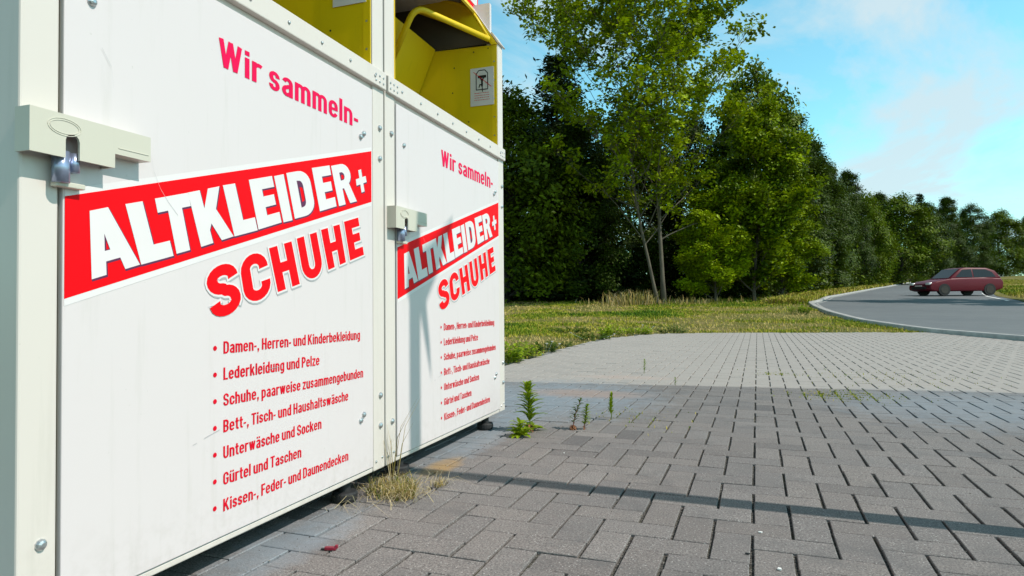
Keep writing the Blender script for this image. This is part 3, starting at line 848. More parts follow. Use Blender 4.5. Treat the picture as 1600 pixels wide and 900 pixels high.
    def bend(pts, r, n=6):
        o_ = [Vector(pts[0])]
        for i in range(1, len(pts) - 1):
            a, b, c = Vector(pts[i - 1]), Vector(pts[i]), Vector(pts[i + 1])
            p = b + (a - b).normalized() * r; q = b + (c - b).normalized() * r
            for j in range(n + 1):
                t = j / n
                o_.append(p * (1 - t) ** 2 + b * 2 * t * (1 - t) + q * t * t)
        o_.append(Vector(pts[-1])); return o_
    G = Geo()
    G.tube(bend([(-0.405, 0.775, 1.80), (-0.262, 0.735, 2.012), (-0.035, 1.095, 1.963)], 0.06), 0.015, 10)
    G.build('handle_bar', MAT['yellow_paint'], root, smooth=True)
    # sector cheek of the tilting chute with its rolled rim
    rim = bend([(-0.035, 1.100, 1.968), (-0.142, 1.095, 2.150), (-0.40, 1.095, 2.235)], 0.08)
    G = Geo()
    pol = [(p.x, p.z) for p in rim] + [(-0.455, 2.165)]
    G.prism(pol, lambda u, v, d: (u, d, v), 1.094, 1.098)
    sc = G.build('chute_cheek', MAT['yellow_paint'], root)
    G = Geo(); G.tube(rim, 0.008, 8); G.build('rim', MAT['yellow_paint'], sc, smooth=True)
    # warning card on the cheek: pictogram and lines of small print
    G = Geo(); yk = D1 - .0065
    def on(u, v): return (-0.148 + 0.130 * u, v * 0.196 + 1.637)
    cx0 = [on(0, 0), on(1, 0), on(1, 1), on(0, 1)]
    G.prism(cx0, lambda u, v, d: (u, d, v), yk - .0012, yk)
    card = G.build('warning_card', MAT['card'], root)
    yk2 = yk - .0018
    def seg(g_, a, b, wd):
        a = Vector(on(*a)); b = Vector(on(*b)); n = (b - a).normalized(); n = Vector((-n.y, n.x)) * wd / 2
        g_.poly([(p.x, yk2, p.y) for p in (a + n, b + n, b - n, a - n)])
    G = Geo()
    P = [(.25, .42), (.25, .84), (.36, .93), (.62, .93), (.74, .84), (.74, .42), (.25, .42)]
    for i in range(6): seg(G, P[i], P[i + 1], 0.0048)
    seg(G, (.32, .76), (.68, .76), 0.014)
    seg(G, (.50, .66), (.50, .50), 0.010); seg(G, (.50, .52), (.52, .36), 0.005); seg(G, (.49, .55), (.40, .55), 0.006); seg(G, (.41, .56), (.37, .48), 0.005)
    seg(G, (.48, .66), (.40, .74), 0.004); seg(G, (.52, .66), (.60, .74), 0.004)
    k = len(G.v)
    for j in range(10):
        t = 2 * math.pi * j / 10; q = on(.5, .69); G.v.append((q[0] + .006 * math.cos(t), yk2, q[1] + .006 * math.sin(t)))
    G.f.append(tuple(range(k, k + 10))); G.m.append(0)
    G.build('pictogram', MAT['black_print'], card)
    yk2 = yk - .0024
    G = Geo(); seg(G, (.14, .90), (.90, .47), 0.0028); yk2 = yk - .0016
    rr = random.Random(2)
    for z in (.33, .27, .21, .15):
        u = .17
        while u < .80:
            l = rr.uniform(.03, .10); seg(G, (u, z), (min(u + l, .84), z), 0.0026); u += l + .018
    G.build('small_print', MAT['text_print'], card)
    # sign board standing on the roof edge
    G = Geo(); G.box(-0.158, -0.152, 0.03, WID + .035, TOPZ + .262 - .04, TOPZ + .60, 0.0)
    bd = G.build('roof_sign', MAT['red_print'], root)
    G = Geo(); G.box(-0.1515, -0.1495, 0.055, WID + .018, TOPZ + .285 - .04, TOPZ + .575, 0.0); G.build('sign_face', MAT['card'], bd)
    # lock housing with hanging padlock
    G = Geo()
    def rl(u): return 0.013 + u
    prof = [(rl(0), .887), (rl(.062), .887), (rl(.062), .918)] + [(rl(.075) + .013 * math.cos(math.radians(a)), .918 + .013 * math.sin(math.radians(a))) for a in range(180, -1, -30)] + [(rl(.088), .918), (rl(.088), .887), (rl(.158), .887), (rl(.158), .914), (rl(.237), .914), (rl(.237), .963), (rl(0), .963)]
    G.prism(prof, lambda u, v, d: (d, u, v), 0.031, 0.036)
    G.box(0.0006, 0.031, rl(0), rl(.004), .887, .963); G.box(0.0031, 0.031, rl(.154), rl(.158), .887, .914 + .003)
    G.box(0.0031, 0.031, rl(.158), rl(.233), .914, .918); G.box(0.0031, 0.031, rl(.233), rl(.237), .914, .963); G.box(0.0031, 0.031, rl(.004), rl(.233), .959, .963)
    lk = G.build('lock_housing', MAT['cream_paint'], root)
    G = Geo()
    G.tube([(0.019, rl(.066), .90), (0.019, rl(.066), .845)], 0.014, 14); G.tube([(0.019, rl(.090), .90), (0.019, rl(.090), .866)], 0.009, 12)
    G.build('padlock', MAT['padlock'], lk, smooth=True)
    G = Geo(); G.box(0.0031, 0.020, rl(.058), rl(.112), .838, .848, 0.002); G.build('hasp', MAT['cream_paint'], lk)
    # embossed oval mark and plate strip on the housing
    G = Geo()
    for rx_, rz_ in ((.030, .015), (.026, .0115)):
        pts = [(0.0363, rl(.060) + rx_ * math.cos(2 * math.pi * j / 24), .940 + rz_ * math.sin(2 * math.pi * j / 24)) for j in range(25)]
        G.tube(pts, 0.0008, 5)
    G.tube([(0.0363, rl(.165), .926), (0.0363, rl(.232), .926)], 0.001, 5)
    G.build('embossing', MAT['cream_paint'], lk)
    # rubber feet
    for y in (1.027, 0.16):
        for x in (-0.04, -1.05):
            G = Geo(); n = 20; k = 0
            for rr_, z in ((.030, .0), (.038, .004), (.040, .012), (.040, .026), (.036, .032), (.018, .033), (.018, .072)):
                for j in range(n):
                    t = 2 * math.pi * j / n
                    G.v.append((x + rr_ * math.cos(t), y + rr_ * math.sin(t), z))
            for i in range(6):
                for j in range(n):
                    j2 = (j + 1) % n
                    G.f.append((i * n + j, i * n + j2, (i + 1) * n + j2, (i + 1) * n + j)); G.m.append(0)
            G.build('foot', MAT['rubber'], root, smooth=False)
    return root

cont = make_container()
cont.location = (0, 0.762, 0)
tag(cont, 'nearer white clothes container at the left edge, its large lettering closest to the viewer', 'clothes container', 'white used clothes containers side by side')
c2 = copy_tree(cont)
c2.location = (0, 1.975, 0)
for ch in cont.children:
    if ch.name.startswith('lock_housing'): ch.location.y -= 0.018
tag(c2, 'farther white clothes container with a post shadow on its door and open yellow hood', 'clothes container')

# ------------------------------------------------------------------ foliage
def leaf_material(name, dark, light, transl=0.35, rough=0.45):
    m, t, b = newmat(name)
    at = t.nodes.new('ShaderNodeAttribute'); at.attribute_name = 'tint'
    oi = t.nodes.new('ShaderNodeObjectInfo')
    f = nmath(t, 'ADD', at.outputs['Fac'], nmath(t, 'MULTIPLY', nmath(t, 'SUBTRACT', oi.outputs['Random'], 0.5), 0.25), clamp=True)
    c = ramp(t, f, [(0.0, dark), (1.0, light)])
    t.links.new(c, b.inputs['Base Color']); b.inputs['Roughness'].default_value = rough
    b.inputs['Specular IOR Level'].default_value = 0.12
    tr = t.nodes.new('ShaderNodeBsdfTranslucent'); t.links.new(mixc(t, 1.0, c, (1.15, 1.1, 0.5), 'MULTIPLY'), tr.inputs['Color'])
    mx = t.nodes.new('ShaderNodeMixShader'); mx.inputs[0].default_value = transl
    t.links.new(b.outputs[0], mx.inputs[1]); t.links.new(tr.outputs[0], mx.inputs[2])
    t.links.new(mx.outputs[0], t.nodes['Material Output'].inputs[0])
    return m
MAT['leaf_maple'] = leaf_material('leaf_maple', (0.022, 0.050, 0.002), (0.36, 0.46, 0.006), 0.22)
MAT['leaf_bright'] = leaf_material('leaf_bright', (0.025, 0.060, 0.002), (0.38, 0.50, 0.007), 0.22)
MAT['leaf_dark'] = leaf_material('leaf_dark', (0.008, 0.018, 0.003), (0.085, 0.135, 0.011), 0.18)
MAT['leaf_mid'] = leaf_material('leaf_mid', (0.008, 0.022, 0.002), (0.18, 0.25, 0.011), 0.18)
MAT['needle'] = leaf_material('needle', (0.008, 0.018, 0.007), (0.045, 0.075, 0.02), 0.08, 0.6)
MAT['bark'] = simple('bark', (0.10, 0.085, 0.062), 0.9, 0.4, 6, bmp=0.8, bscale=25, stretch=(1, 1, .3))
MAT['bark_dark'] = simple('bark_dark', (0.055, 0.048, 0.035), 0.9, 0.4, 6, bmp=0.8, bscale=25, stretch=(1, 1, .3))

def leaves(cent, size, g_, up=0.5, aspect=0.62, droop=None, face=None):
    """diamond leaves, slightly folded; cent (n,3), size (n,)"""
    n = len(cent)
    nr = g_.normal(size=(n, 3)); nr[:, 2] = np.abs(nr[:, 2]) + up
    if face is not None: nr = nr * .42 + face * 1.0
    nr /= np.linalg.norm(nr, axis=1)[:, None]
    d = g_.normal(size=(n, 3))
    if droop is not None: d = d * 0.5 + droop
    d -= nr * (d * nr).sum(1)[:, None]; d /= np.linalg.norm(d, axis=1)[:, None] + 1e-9
    s = np.cross(nr, d)
    L = size[:, None]; W = L * aspect
    V = np.stack([cent - d * L * .5, cent + s * W * .5 + nr * W * .12, cent + d * L * .5, cent - s * W * .5 + nr * W * .12], 1).reshape(-1, 3)
    F = np.arange(n * 4).reshape(n, 4)
    return V, F

def limb(p0, d0, length, g_, n=6, wob=0.12, lift=0.15):
    pts = [np.array(p0, float)]; d = np.array(d0, float)
    for i in range(n):
        d = d + g_.normal(size=3) * wob + np.array([0, 0, lift]) / n
        d /= np.linalg.norm(d)
        pts.append(pts[-1] + d * length / n)
    return pts

def broadleaf(name_seed, h, rfun, nl, leaf, trunk_r, first=0.15, nb=26, spread=0.35, lean=(0, 0), stems=1, cl=0.16, upang=(35, 60), shell=False):
    """returns (Geo wood, leaf V, F, tint): a branching skeleton, leaves held at the twigs"""
    g_ = np.random.default_rng(name_seed)
    G = Geo(); C = []
    for s_ in range(stems):
        a0 = g_.uniform(0, 6.28); sp = 0 if s_ == 0 else 0.10
        hh = h * (1 if s_ == 0 else g_.uniform(.8, .92))
        tp = [np.array([0.25 * s_ * math.cos(a0), 0.25 * s_ * math.sin(a0), -0.1])]
        d = np.array([lean[0] + sp * math.cos(a0), lean[1] + sp * math.sin(a0), 1.0]); d /= np.linalg.norm(d)
        N = 12
        for i in range(N):
            d = d + g_.normal(size=3) * np.array([.035, .035, 0]) + np.array([0, 0, .03]); d /= np.linalg.norm(d)
            tp.append(tp[-1] + d * hh / N)
        rad = [trunk_r * (1 - 0.93 * (i / N) ** 0.8) * (1 if s_ == 0 else .75) for i in range(N + 1)]
        rad[0] *= 1.3
        G.tube(tp, rad, 8)
        tpa = np.array(tp)
        for b_ in range(nb):
            t = first + (0.97 - first) * (b_ + g_.uniform(0, 1)) / nb
            i = min(int(t * N), N - 1); fr = t * N - i
            p = tpa[i] * (1 - fr) + tpa[i + 1] * fr
            az = b_ * 2.4 + g_.uniform(-.4, .4) + s_
            el = math.radians(g_.uniform(*upang))
            R_ = rfun(t, az) * g_.uniform(.75, 1.05)
            ln = R_ / max(.35, math.cos(el)); ln = min(ln, (1.05 - t) * hh / max(math.sin(el), .3) + R_ * .25)
            if ln < .3: continue
            pts = limb(p, (math.cos(az) * math.cos(el), math.sin(az) * math.cos(el), math.sin(el)), ln, g_, 6, .10, .12)
            r0 = rad[i] * .42
            G.tube(pts, [max(.008, r0 * (1 - .85 * k / 6)) for k in range(7)], 5, caps=False)
            nt_ = max(4, int(ln * 3.2))
            for q in range(nt_):
                u = g_.uniform(.38, 1.0); k = min(int(u * 6), 5); f_ = u * 6 - k
                pp = pts[k] * (1 - f_) + pts[k + 1] * f_
                dd = g_.normal(size=3); dd[2] = abs(dd[2]) * .6 + .25; dd /= np.linalg.norm(dd)
                tw = limb(pp, dd, g_.uniform(.3, .55) * (.5 + ln * spread), g_, 3, .2, .05)
                G.tube(tw, [.012, .009, .007, .004], 4, caps=False)
                C += [tw[-1], tw[-2], tw[-1] * .5 + tw[-2] * .5 + g_.normal(size=3) * .08]
            C.append(pts[-1])
    C = np.array(C)
    per = max(1, nl // len(C))
    wgt = g_.uniform(.2, 1.8, len(C))
    cnt = np.maximum(1, (wgt * per)).astype(int)
    base = np.repeat(C, cnt, 0)
    cent = base + g_.normal(size=base.shape) * cl * np.array([1, 1, .8])
    size = leaf * g_.uniform(.6, 1.3, len(cent))
    fc = g_.normal(size=(len(C), 3)); fc[:, 2] = np.abs(fc[:, 2]) * .9 + .1; fc /= np.linalg.norm(fc, axis=1)[:, None]
    V, F = leaves(cent, size, g_, face=np.repeat(fc, cnt, 0))
    ctint = np.repeat(g_.uniform(0.0, 1.0, len(C)), cnt)
    tint = np.clip(ctint * .75 + g_.uniform(0, 1, len(cent)) * .25, 0, 1)
    return G, V, F, tint

def dense(seed, h, rfun, nl, leaf, trunk_r, base=0.05, clumps=260, cl=0.42, needle=False):
    """a closed crown: leaf clumps spread through its outer volume, uneven, with gaps"""
    g_ = np.random.default_rng(seed)
    G = Geo()
    tp = [np.array([g_.normal() * .05 * i, g_.normal() * .05 * i, h * .96 * i / 8 - .1 * (i == 0)]) for i in range(9)]
    G.tube(tp, [trunk_r * (1 - .9 * i / 8) for i in range(9)], 8)
    C = []
    while len(C) < clumps:
        t = base + (1 - base) * g_.uniform(0, 1) ** .9; az = g_.uniform(0, 6.283)
        R_ = rfun(t, az)
        if g_.uniform() > (R_ + .25) / 3.2: continue
        r_ = R_ * (g_.uniform(.45, 1.0) ** .6) * g_.uniform(.85, 1.12)
        C.append((r_ * math.cos(az), r_ * math.sin(az), t * h))
    C = np.array(C)
    for i in g_.choice(len(C), min(60, len(C)), replace=False):
        c = C[i]; z0 = max(.3, c[2] - np.hypot(c[0], c[1]) * .55)
        k = min(7, int(z0 / h / .96 * 8))
        G.tube([np.array([tp[k][0], tp[k][1], z0]), np.array([c[0] * .5, c[1] * .5, (z0 + c[2]) / 2 + .1]), c], [.05, .03, .01], 4, caps=False)
    cnt = np.maximum(3, (nl / clumps * g_.uniform(.4, 1.6, clumps))).astype(int)
    b_ = np.repeat(C, cnt, 0)
    off = g_.normal(size=b_.shape); off *= np.array([cl, cl, cl * .7])
    cent = b_ + off
    cent[:, 2] = np.maximum(cent[:, 2], 0.05)
    size = leaf * g_.uniform(.6, 1.35, len(cent))
    rad = b_.copy(); rad[:, 2] = 0; rad /= np.linalg.norm(rad, axis=1)[:, None] + 1e-6
    fc = g_.normal(size=(clumps, 3)) * .8 + C / (np.linalg.norm(C - np.array([0, 0, h * .4]), axis=1)[:, None] + .1) * np.array([1, 1, .2]); fc[:, 2] = np.abs(fc[:, 2]) * .7 + .15; fc /= np.linalg.norm(fc, axis=1)[:, None]
    V, F = leaves(cent, size, g_, .35, .42 if needle else .62, face=np.repeat(fc, cnt, 0), droop=rad * .8 + np.array([0, 0, -.3]) if needle else None)
    tint = np.clip(np.repeat(g_.uniform(0, .8, clumps), cnt) * .65 + g_.uniform(0, .5, len(cent)), 0, 1)
    return G, V, F, tint

def spruce(seed, h, rbase, nl, leaf, trunk_r):
    g_ = np.random.default_rng(seed)
    G = Geo(); G.tube([(0, 0, -.1), (0, 0, h * .5), (0, 0, h)], [trunk_r, trunk_r * .5, .01], 8)
    C = []; D = []; W = []
    nt_ = int(h / .42)
    for i in range(nt_):
        t = .04 + .95 * i / nt_
        R_ = rbase * (1 - t) ** .85 + .12
        for j in range(int(6 + 7 * (1 - t))):
            az = g_.uniform(0, 6.283); ln = R_ * g_.uniform(.65, 1.12)
            z0 = t * h + g_.uniform(-.15, .15)
            for u in np.linspace(.2, 1, max(3, int(ln / .22))):
                z = z0 - ln * .28 * u + ln * .16 * u ** 3 * 1.6
                C.append((ln * u * math.cos(az), ln * u * math.sin(az), z)); D.append((math.cos(az), math.sin(az), -.35)); W.append(.10 + .22 * (1 - abs(u - .45)))
            G.tube([(0, 0, z0), (ln * .5 * math.cos(az), ln * .5 * math.sin(az), z0 - ln * .11), (ln * math.cos(az), ln * math.sin(az), z0 - ln * .05)], [.03, .02, .006], 4, caps=False)
    C = np.array(C); D = np.array(D); W = np.array(W)
    per = max(2, nl // len(C))
    b_ = np.repeat(C, per, 0); dd = np.repeat(D, per, 0); ww = np.repeat(W, per)
    side = np.stack([-dd[:, 1], dd[:, 0], np.zeros(len(dd))], 1)
    cent = b_ + side * (g_.normal(size=len(b_)) * ww)[:, None] + g_.normal(size=b_.shape) * .07 + np.array([0, 0, -.08]) * g_.uniform(0, 1, (len(b_), 1))
    size = leaf * g_.uniform(.6, 1.3, len(cent))
    V, F = leaves(cent, size, g_, .4, .33, droop=dd * .9 + side * (g_.normal(size=len(b_)) * .5)[:, None])
    tint = np.clip(np.repeat(g_.uniform(0, .7, len(C)), per) * .6 + g_.uniform(0, .5, len(cent)), 0, 1)
    return G, V, F, tint

def lobes(seed, prof, amp=.22):
    g_ = np.random.default_rng(seed); ph = g_.uniform(0, 6.28, 6)
    def f(t, az):
        return float(np.interp(t, prof[0], prof[1])) * (1 + amp * math.sin(3 * az + ph[0] + 7 * t) * .6 + amp * math.sin(2 * az + ph[1] - 9 * t) * .5 + amp * math.sin(5 * az + 17 * t + ph[2]) * .5)
    return f

def make_tree(name, parts, bark, leafm):
    G, V, F, tint = parts
    root = empty(name)
    G.build('trunk', bark, root, smooth=True)
    nmesh('crown', V, F, leafm, root, tintv=tint)
    return root

PROTO = {}
PROTO['maple'] = make_tree('maple_tree', broadleaf(11, 13.4, lobes(1, ([0, .1, .25, .5, .75, .9, 1], [1.2, 2.2, 3.2, 4.1, 4.0, 2.9, 1.3]), .2), 40000, .19, .105, first=.20, nb=40, stems=2, cl=.15, lean=(-.085, -.03), upang=(32, 62), spread=.22), MAT['bark'], MAT['leaf_maple'])
PROTO['maple_young'] = make_tree('maple_tree', broadleaf(23, 8.2, lobes(2, ([0, .1, .3, .6, .85, 1], [1.8, 2.4, 2.6, 2.3, 1.5, .5]), .15), 52000, .185, .085, first=.03, nb=44, stems=1, cl=.21, upang=(20, 55), spread=.25), MAT['bark'], MAT['leaf_bright'])
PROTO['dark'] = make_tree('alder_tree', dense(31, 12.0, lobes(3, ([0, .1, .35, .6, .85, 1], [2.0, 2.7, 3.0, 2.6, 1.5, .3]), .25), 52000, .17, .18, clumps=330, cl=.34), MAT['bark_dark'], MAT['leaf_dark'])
PROTO['mid'] = make_tree('alder_tree', dense(41, 10.0, lobes(4, ([0, .1, .35, .6, .85, 1], [2.2, 2.8, 3.0, 2.8, 1.9, .5]), .2), 36000, .22, .16, clumps=300, cl=.36), MAT['bark_dark'], MAT['leaf_mid'])
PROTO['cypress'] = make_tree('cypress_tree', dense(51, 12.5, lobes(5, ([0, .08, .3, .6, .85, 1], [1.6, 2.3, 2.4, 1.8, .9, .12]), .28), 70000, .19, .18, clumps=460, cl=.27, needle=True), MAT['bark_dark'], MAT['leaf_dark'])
PROTO['spruce'] = make_tree('spruce_tree', spruce(61, 13.5, 3.2, 42000, .26, .18), MAT['bark_dark'], MAT['needle'])
used = set()
def plant_tree(kind, px, Z, h, label, cat='tree', group='trees along the road edge', rz=None, protoh=None, sx=1.0, latover=None):
    hh = {'maple': 13.4, 'maple_young': 8.2, 'dark': 12.0, 'mid': 10.0, 'cypress': 12.5, 'spruce': 13.5}[kind]
    if kind in used: o_ = copy_tree(PROTO[kind])
    else: o_ = PROTO[kind]; used.add(kind)
    if latover is not None: x, y = world(latover, Z); z = float(tz(Z))
    else: x, y, z = spot(px, Z)
    o_.location = (x, y, z - 0.03)
    k = h / hh
    o_.scale = (k * sx, k * sx, k)
    o_.rotation_euler = (0, 0, R.uniform(0, 6.28) if rz is None else rz)
    tag(o_, label, cat, group)
    return o_

G1 = 'trees at the back of the lawn'
plant_tree('maple', 1037, 27.0, 13.6, 'tall open-crowned maple with pale forked trunk, light green and see-through at the top', 'tree', G1, rz=0.0)
plant_tree('maple_young', 1178, 29.0, 8.0, 'bright yellow-green bushy maple to the right of the tall open maple', 'tree', G1, rz=1.0)
plant_tree('maple_young', 1118, 28.2, 4.6, 'low bright sapling growing between the two larger maples', 'tree', G1, rz=3.0, sx=1.15)
plant_tree('maple_young', 1222, 31.0, 5.2, 'bright green sapling at the right foot of the bushy maple', 'tree', G1, rz=5.0)
plant_tree('spruce', 872, 33.0, 12.8, 'dark spruce with layered drooping boughs behind the tall open maple', 'tree', G1, sx=1.45)
plant_tree('mid', 792, 29.5, 9.6, 'dark leafy tree rising just beyond the right edge of the container', 'tree', G1, rz=2.0)
plant_tree('dark', 905, 30.5, 8.6, 'dark leafy tree in front of the spruce, left of the pale maple trunk', 'tree', G1, rz=4.1)
plant_tree('mid', 722, 33.0, 10.0, 'leafy tree mostly hidden behind the container, leftmost of the lawn trees', 'tree', G1)
plant_tree('dark', 985, 37.0, 11.0, 'dark leafy tree deep behind the tall open maple', 'tree', G1, rz=5.2)
plant_tree('dark', 1085, 36.5, 10.0, 'dark leafy tree filling the gap between the two maples', 'tree', G1, rz=.9)
plant_tree('mid', 1180, 36.0, 12.6, 'tall mid green tree whose rounded top rises behind the bushy maple', 'tree', G1, rz=3.3, sx=.62)
G2 = 'dense trees lining the road'
plant_tree('cypress', 1236, 40.0, 11.5, 'dark feathery conifer next to the bushy maple, tallest of the roadside row', 'tree', G2)
plant_tree('cypress', 1272, 46.0, 11.0, 'dark feathery conifer, second in the row along the road', 'tree', G2)
plant_tree('dark', 1298, 49.0, 9.6, 'dark leafy tree in the roadside row just before the skyline dips', 'tree', G2, sx=.7)
plant_tree('cypress', 1328, 58.0, 10.7, 'thin topped feathery conifer at the step in the roadside skyline', 'tree', G2, sx=.85)
plant_tree('mid', 1352, 62.0, 8.9, 'mid green tree low in the skyline dip beside the road', 'tree', G2, sx=.8)
plant_tree('cypress', 1376, 80.0, 11.3, 'dark spiky conifer standing behind the rounded green roadside tree', 'tree', G2)
plant_tree('mid', 1408, 72.0, 9.8, 'rounded mid green tree with sunlit top beside the upper road', 'tree', G2, sx=1.15)
plant_tree('spruce', 1440, 92.0, 12.6, 'dark pointed spruce behind the upper bend of the road', 'tree', G2)
plant_tree('dark', 1452, 88.0, 10.5, 'dark leafy tree at the upper bend of the road', 'tree', G2)
plant_tree('cypress', 1482, 104.0, 13.2, 'dark feathery conifer at the right end of the roadside row', 'tree', G2)
plant_tree('dark', 1520, 112.0, 12.5, 'dark leafy tree far up the road past the bend', 'tree', G2)
plant_tree('mid', 1565, 125.0, 12.5, 'mid green tree far up the road, farthest of the row', 'tree', G2)
plant_tree('cypress', 1610, 140.0, 13.5, 'dark feathery conifer far up the road at the edge of view', 'tree', G2)

# dim understorey: one mass of low leaves beneath the trees
def mass(name, pts, n, hgt, leaf, mat, seed, thick=1.6, jit=.25):
    g_ = np.random.default_rng(seed)
    pts = np.array(pts, float)
    seg = g_.integers(0, len(pts) - 1, n); u = g_.uniform(0, 1, n)
    p = pts[seg] * (1 - u)[:, None] + pts[seg + 1] * u[:, None]
    px_, Z_, hh = p[:, 0], p[:, 1], p[:, 2]
    lat = (px_ - 800) / 1018.16 * Z_ + g_.normal(size=n) * .3
    Z2 = Z_ + g_.uniform(0, thick, n)
    lump = .55 + .45 * np.sin(lat * 2.1 + 1.3 * np.sin(lat * .7)) * np.sin(lat * .9 + 2)
    z = g_.uniform(0, 1, n) ** .8 * hh * (lump * .6 + .5)
    x, y = world(lat, Z2)
    c = np.stack([x, y, tz(Z2) + z], 1)
    V, F = leaves(c, leaf * g_.uniform(.6, 1.4, n), g_)
    return nmesh(name, V, F, mat, tintv=np.clip(g_.uniform(0, .6, n) + .3 * np.sin(lat * 3), 0, 1))
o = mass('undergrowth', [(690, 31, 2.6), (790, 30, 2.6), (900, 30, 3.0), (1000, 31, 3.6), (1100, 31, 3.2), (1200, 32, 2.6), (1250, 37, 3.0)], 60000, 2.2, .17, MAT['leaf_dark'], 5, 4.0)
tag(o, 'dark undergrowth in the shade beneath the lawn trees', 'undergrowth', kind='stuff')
o = mass('hedge_growth', [(1245, 36, 3.6), (1290, 42, 3.8), (1330, 52, 4.0), (1380, 66, 4.2), (1420, 82, 4.4), (1475, 100, 4.5), (1560, 128, 5), (1640, 150, 5)], 42000, 3, .30, MAT['leaf_mid'], 6, 3.0)
tag(o, 'leafy growth filling the foot of the trees along the road', 'undergrowth', kind='stuff')

# ------------------------------------------------------------------ grass
def blade_material(name, stops):
    m, t, b = newmat(name)
    at = t.nodes.new('ShaderNodeAttribute'); at.attribute_name = 'tint'
    t.links.new(ramp(t, at.outputs['Fac'], stops), b.inputs['Base Color'])
    b.inputs['Roughness'].default_value = 0.7; b.inputs['Specular IOR Level'].default_value = 0.15
    return m
MAT['blade'] = blade_material('grass_blade', [(0, (0.05, 0.12, 0.006)), (.35, (0.19, 0.26, 0.012)), (.6, (0.40, 0.34, 0.035)), (1, (0.50, 0.37, 0.15))])
MAT['dry_blade'] = blade_material('dry_blade', [(0, (0.13, 0.16, 0.02)), (.35, (0.30, 0.22, 0.06)), (.7, (0.42, 0.31, 0.13)), (1, (0.50, 0.42, 0.28))])
def blades(P, H, W, g_, lean=.5, tint=None, dirv=None):
    n = len(P)
    az = g_.uniform(0, 6.283, n)
    d = np.stack([np.cos(az), np.sin(az), np.zeros(n)], 1)
    ln = g_.uniform(0.1, 1, n) * lean
    wv = np.stack([-np.sin(az), np.cos(az), np.zeros(n)], 1) * (W / 2)[:, None]
    # random facing so blades do not all show edge-on
    az2 = g_.uniform(0, 6.283, n); wv = np.stack([np.cos(az2), np.sin(az2), np.zeros(n)], 1) * (W / 2)[:, None]
    m_ = P + d * (ln * H * .35)[:, None] + np.array([0, 0, 1]) * (H * .6)[:, None]
    tip = P + d * (ln * H)[:, None] + np.array([0, 0, 1]) * (H * (1 - .35 * ln))[:, None]
    V = np.stack([P - wv, P + wv, m_ + wv * .75, m_ - wv * .75, tip - wv * .12, tip + wv * .12], 1).reshape(-1, 3)
    k = np.arange(n)[:, None] * 6
    F = np.concatenate([k + np.array([[0, 1, 2, 3]]), k + np.array([[3, 2, 5, 4]])], 1).reshape(-1, 4)
    return V, F, np.repeat(tint, 2)
def vnoise(x, y, s, seed):
    r_ = np.random.default_rng(seed); o_ = np.zeros_like(x)
    for i in range(7):
        a = r_.uniform(0, 6.283); f = s * r_.uniform(.5, 2.2); o_ += np.sin((x * math.cos(a) + y * math.sin(a)) * f + r_.uniform(0, 6.28))
    return o_ / 4.0
g_ = np.random.default_rng(77)
N = 180000
Z_ = 5.5 + (38 - 5.5) * g_.uniform(0, 1, N) ** 1.15
L_ = g_.uniform(-.12, 1.0, N) * 0.0 + (g_.uniform(-260, 700, N)) / 1018.16 * Z_
x, y = world(L_, Z_)
edge = np.interp(x, [-1.2, -0.86, -0.55, -0.15, 0.87, 4.7, 9], [11, 11.1, 12.0, 12.57, 13.0, 13.9, 14.6])
onpave = (y < edge + .02) & (x > pave_left(y) - .02)
lush = vnoise(x, y, .9, 1) + .6 * vnoise(x, y, 3.0, 2)
ok = (~onpave) & (L_ < kerb_lat(Z_) - .2) & ((lush > 0.05) | (g_.uniform(0, 1, N) < .26))
x, y, Z_, lush = x[ok], y[ok], Z_[ok], lush[ok]
P = np.stack([x, y, tz(Z_) - .025], 1); n = len(P)
H = g_.uniform(.018, .06, n) * (1 + .5 * np.clip(lush, 0, 1.2)) * (1 + Z_ * .012)
W = g_.uniform(.006, .011, n) * (1 + Z_ * .10)
tn = np.clip(.66 - .50 * lush + g_.normal(size=n) * .16, 0, 1)
V, F, T = blades(P, H, W, g_, .9, tn)
o = nmesh('grass', V, F, MAT['blade'], tintv=T)
tag(o, 'short patchy grass, green and straw coloured, on the lawn', 'grass', kind='stuff')
# verge strips along the road
N = 26000
Z_ = 26 + 120 * g_.uniform(0, 1, N) ** 1.6
L_ = kerb_lat(Z_) - .2 - g_.uniform(0, 1, N) * (1.2 + Z_ * .02)
x, y = world(L_, Z_)
V, F, T = blades(np.stack([x, y, tz(Z_) - .02], 1), g_.uniform(.12, .35, N), g_.uniform(.02, .05, N) * (1 + Z_ * .02), g_, .8, np.clip(.62 + g_.normal(size=N) * .2, 0, 1))
o = nmesh('verge_grass', V, F, MAT['blade'], tintv=T)
tag(o, 'yellowish grass strip between the road kerb and the trees', 'grass', kind='stuff')
N = 30000
Z_ = 13 + 75 * g_.uniform(0, 1, N) ** 1.4
L_ = kerb_lat(Z_) + ROAD_W + g_.uniform(0.05, 1, N) * 10
x, y = world(L_, Z_)
V, F, T = blades(np.stack([x, y, tz(Z_) - .02], 1), g_.uniform(.08, .25, N), g_.uniform(.02, .04, N) * (1 + Z_ * .02), g_, .9, np.clip(.5 + .3 * vnoise(x, y, .6, 5) + g_.normal(size=N) * .2, 0, 1))
o = nmesh('far_verge_grass', V, F, MAT['blade'], tintv=T)
tag(o, 'rough grass on the verge across the road', 'grass', kind='stuff')
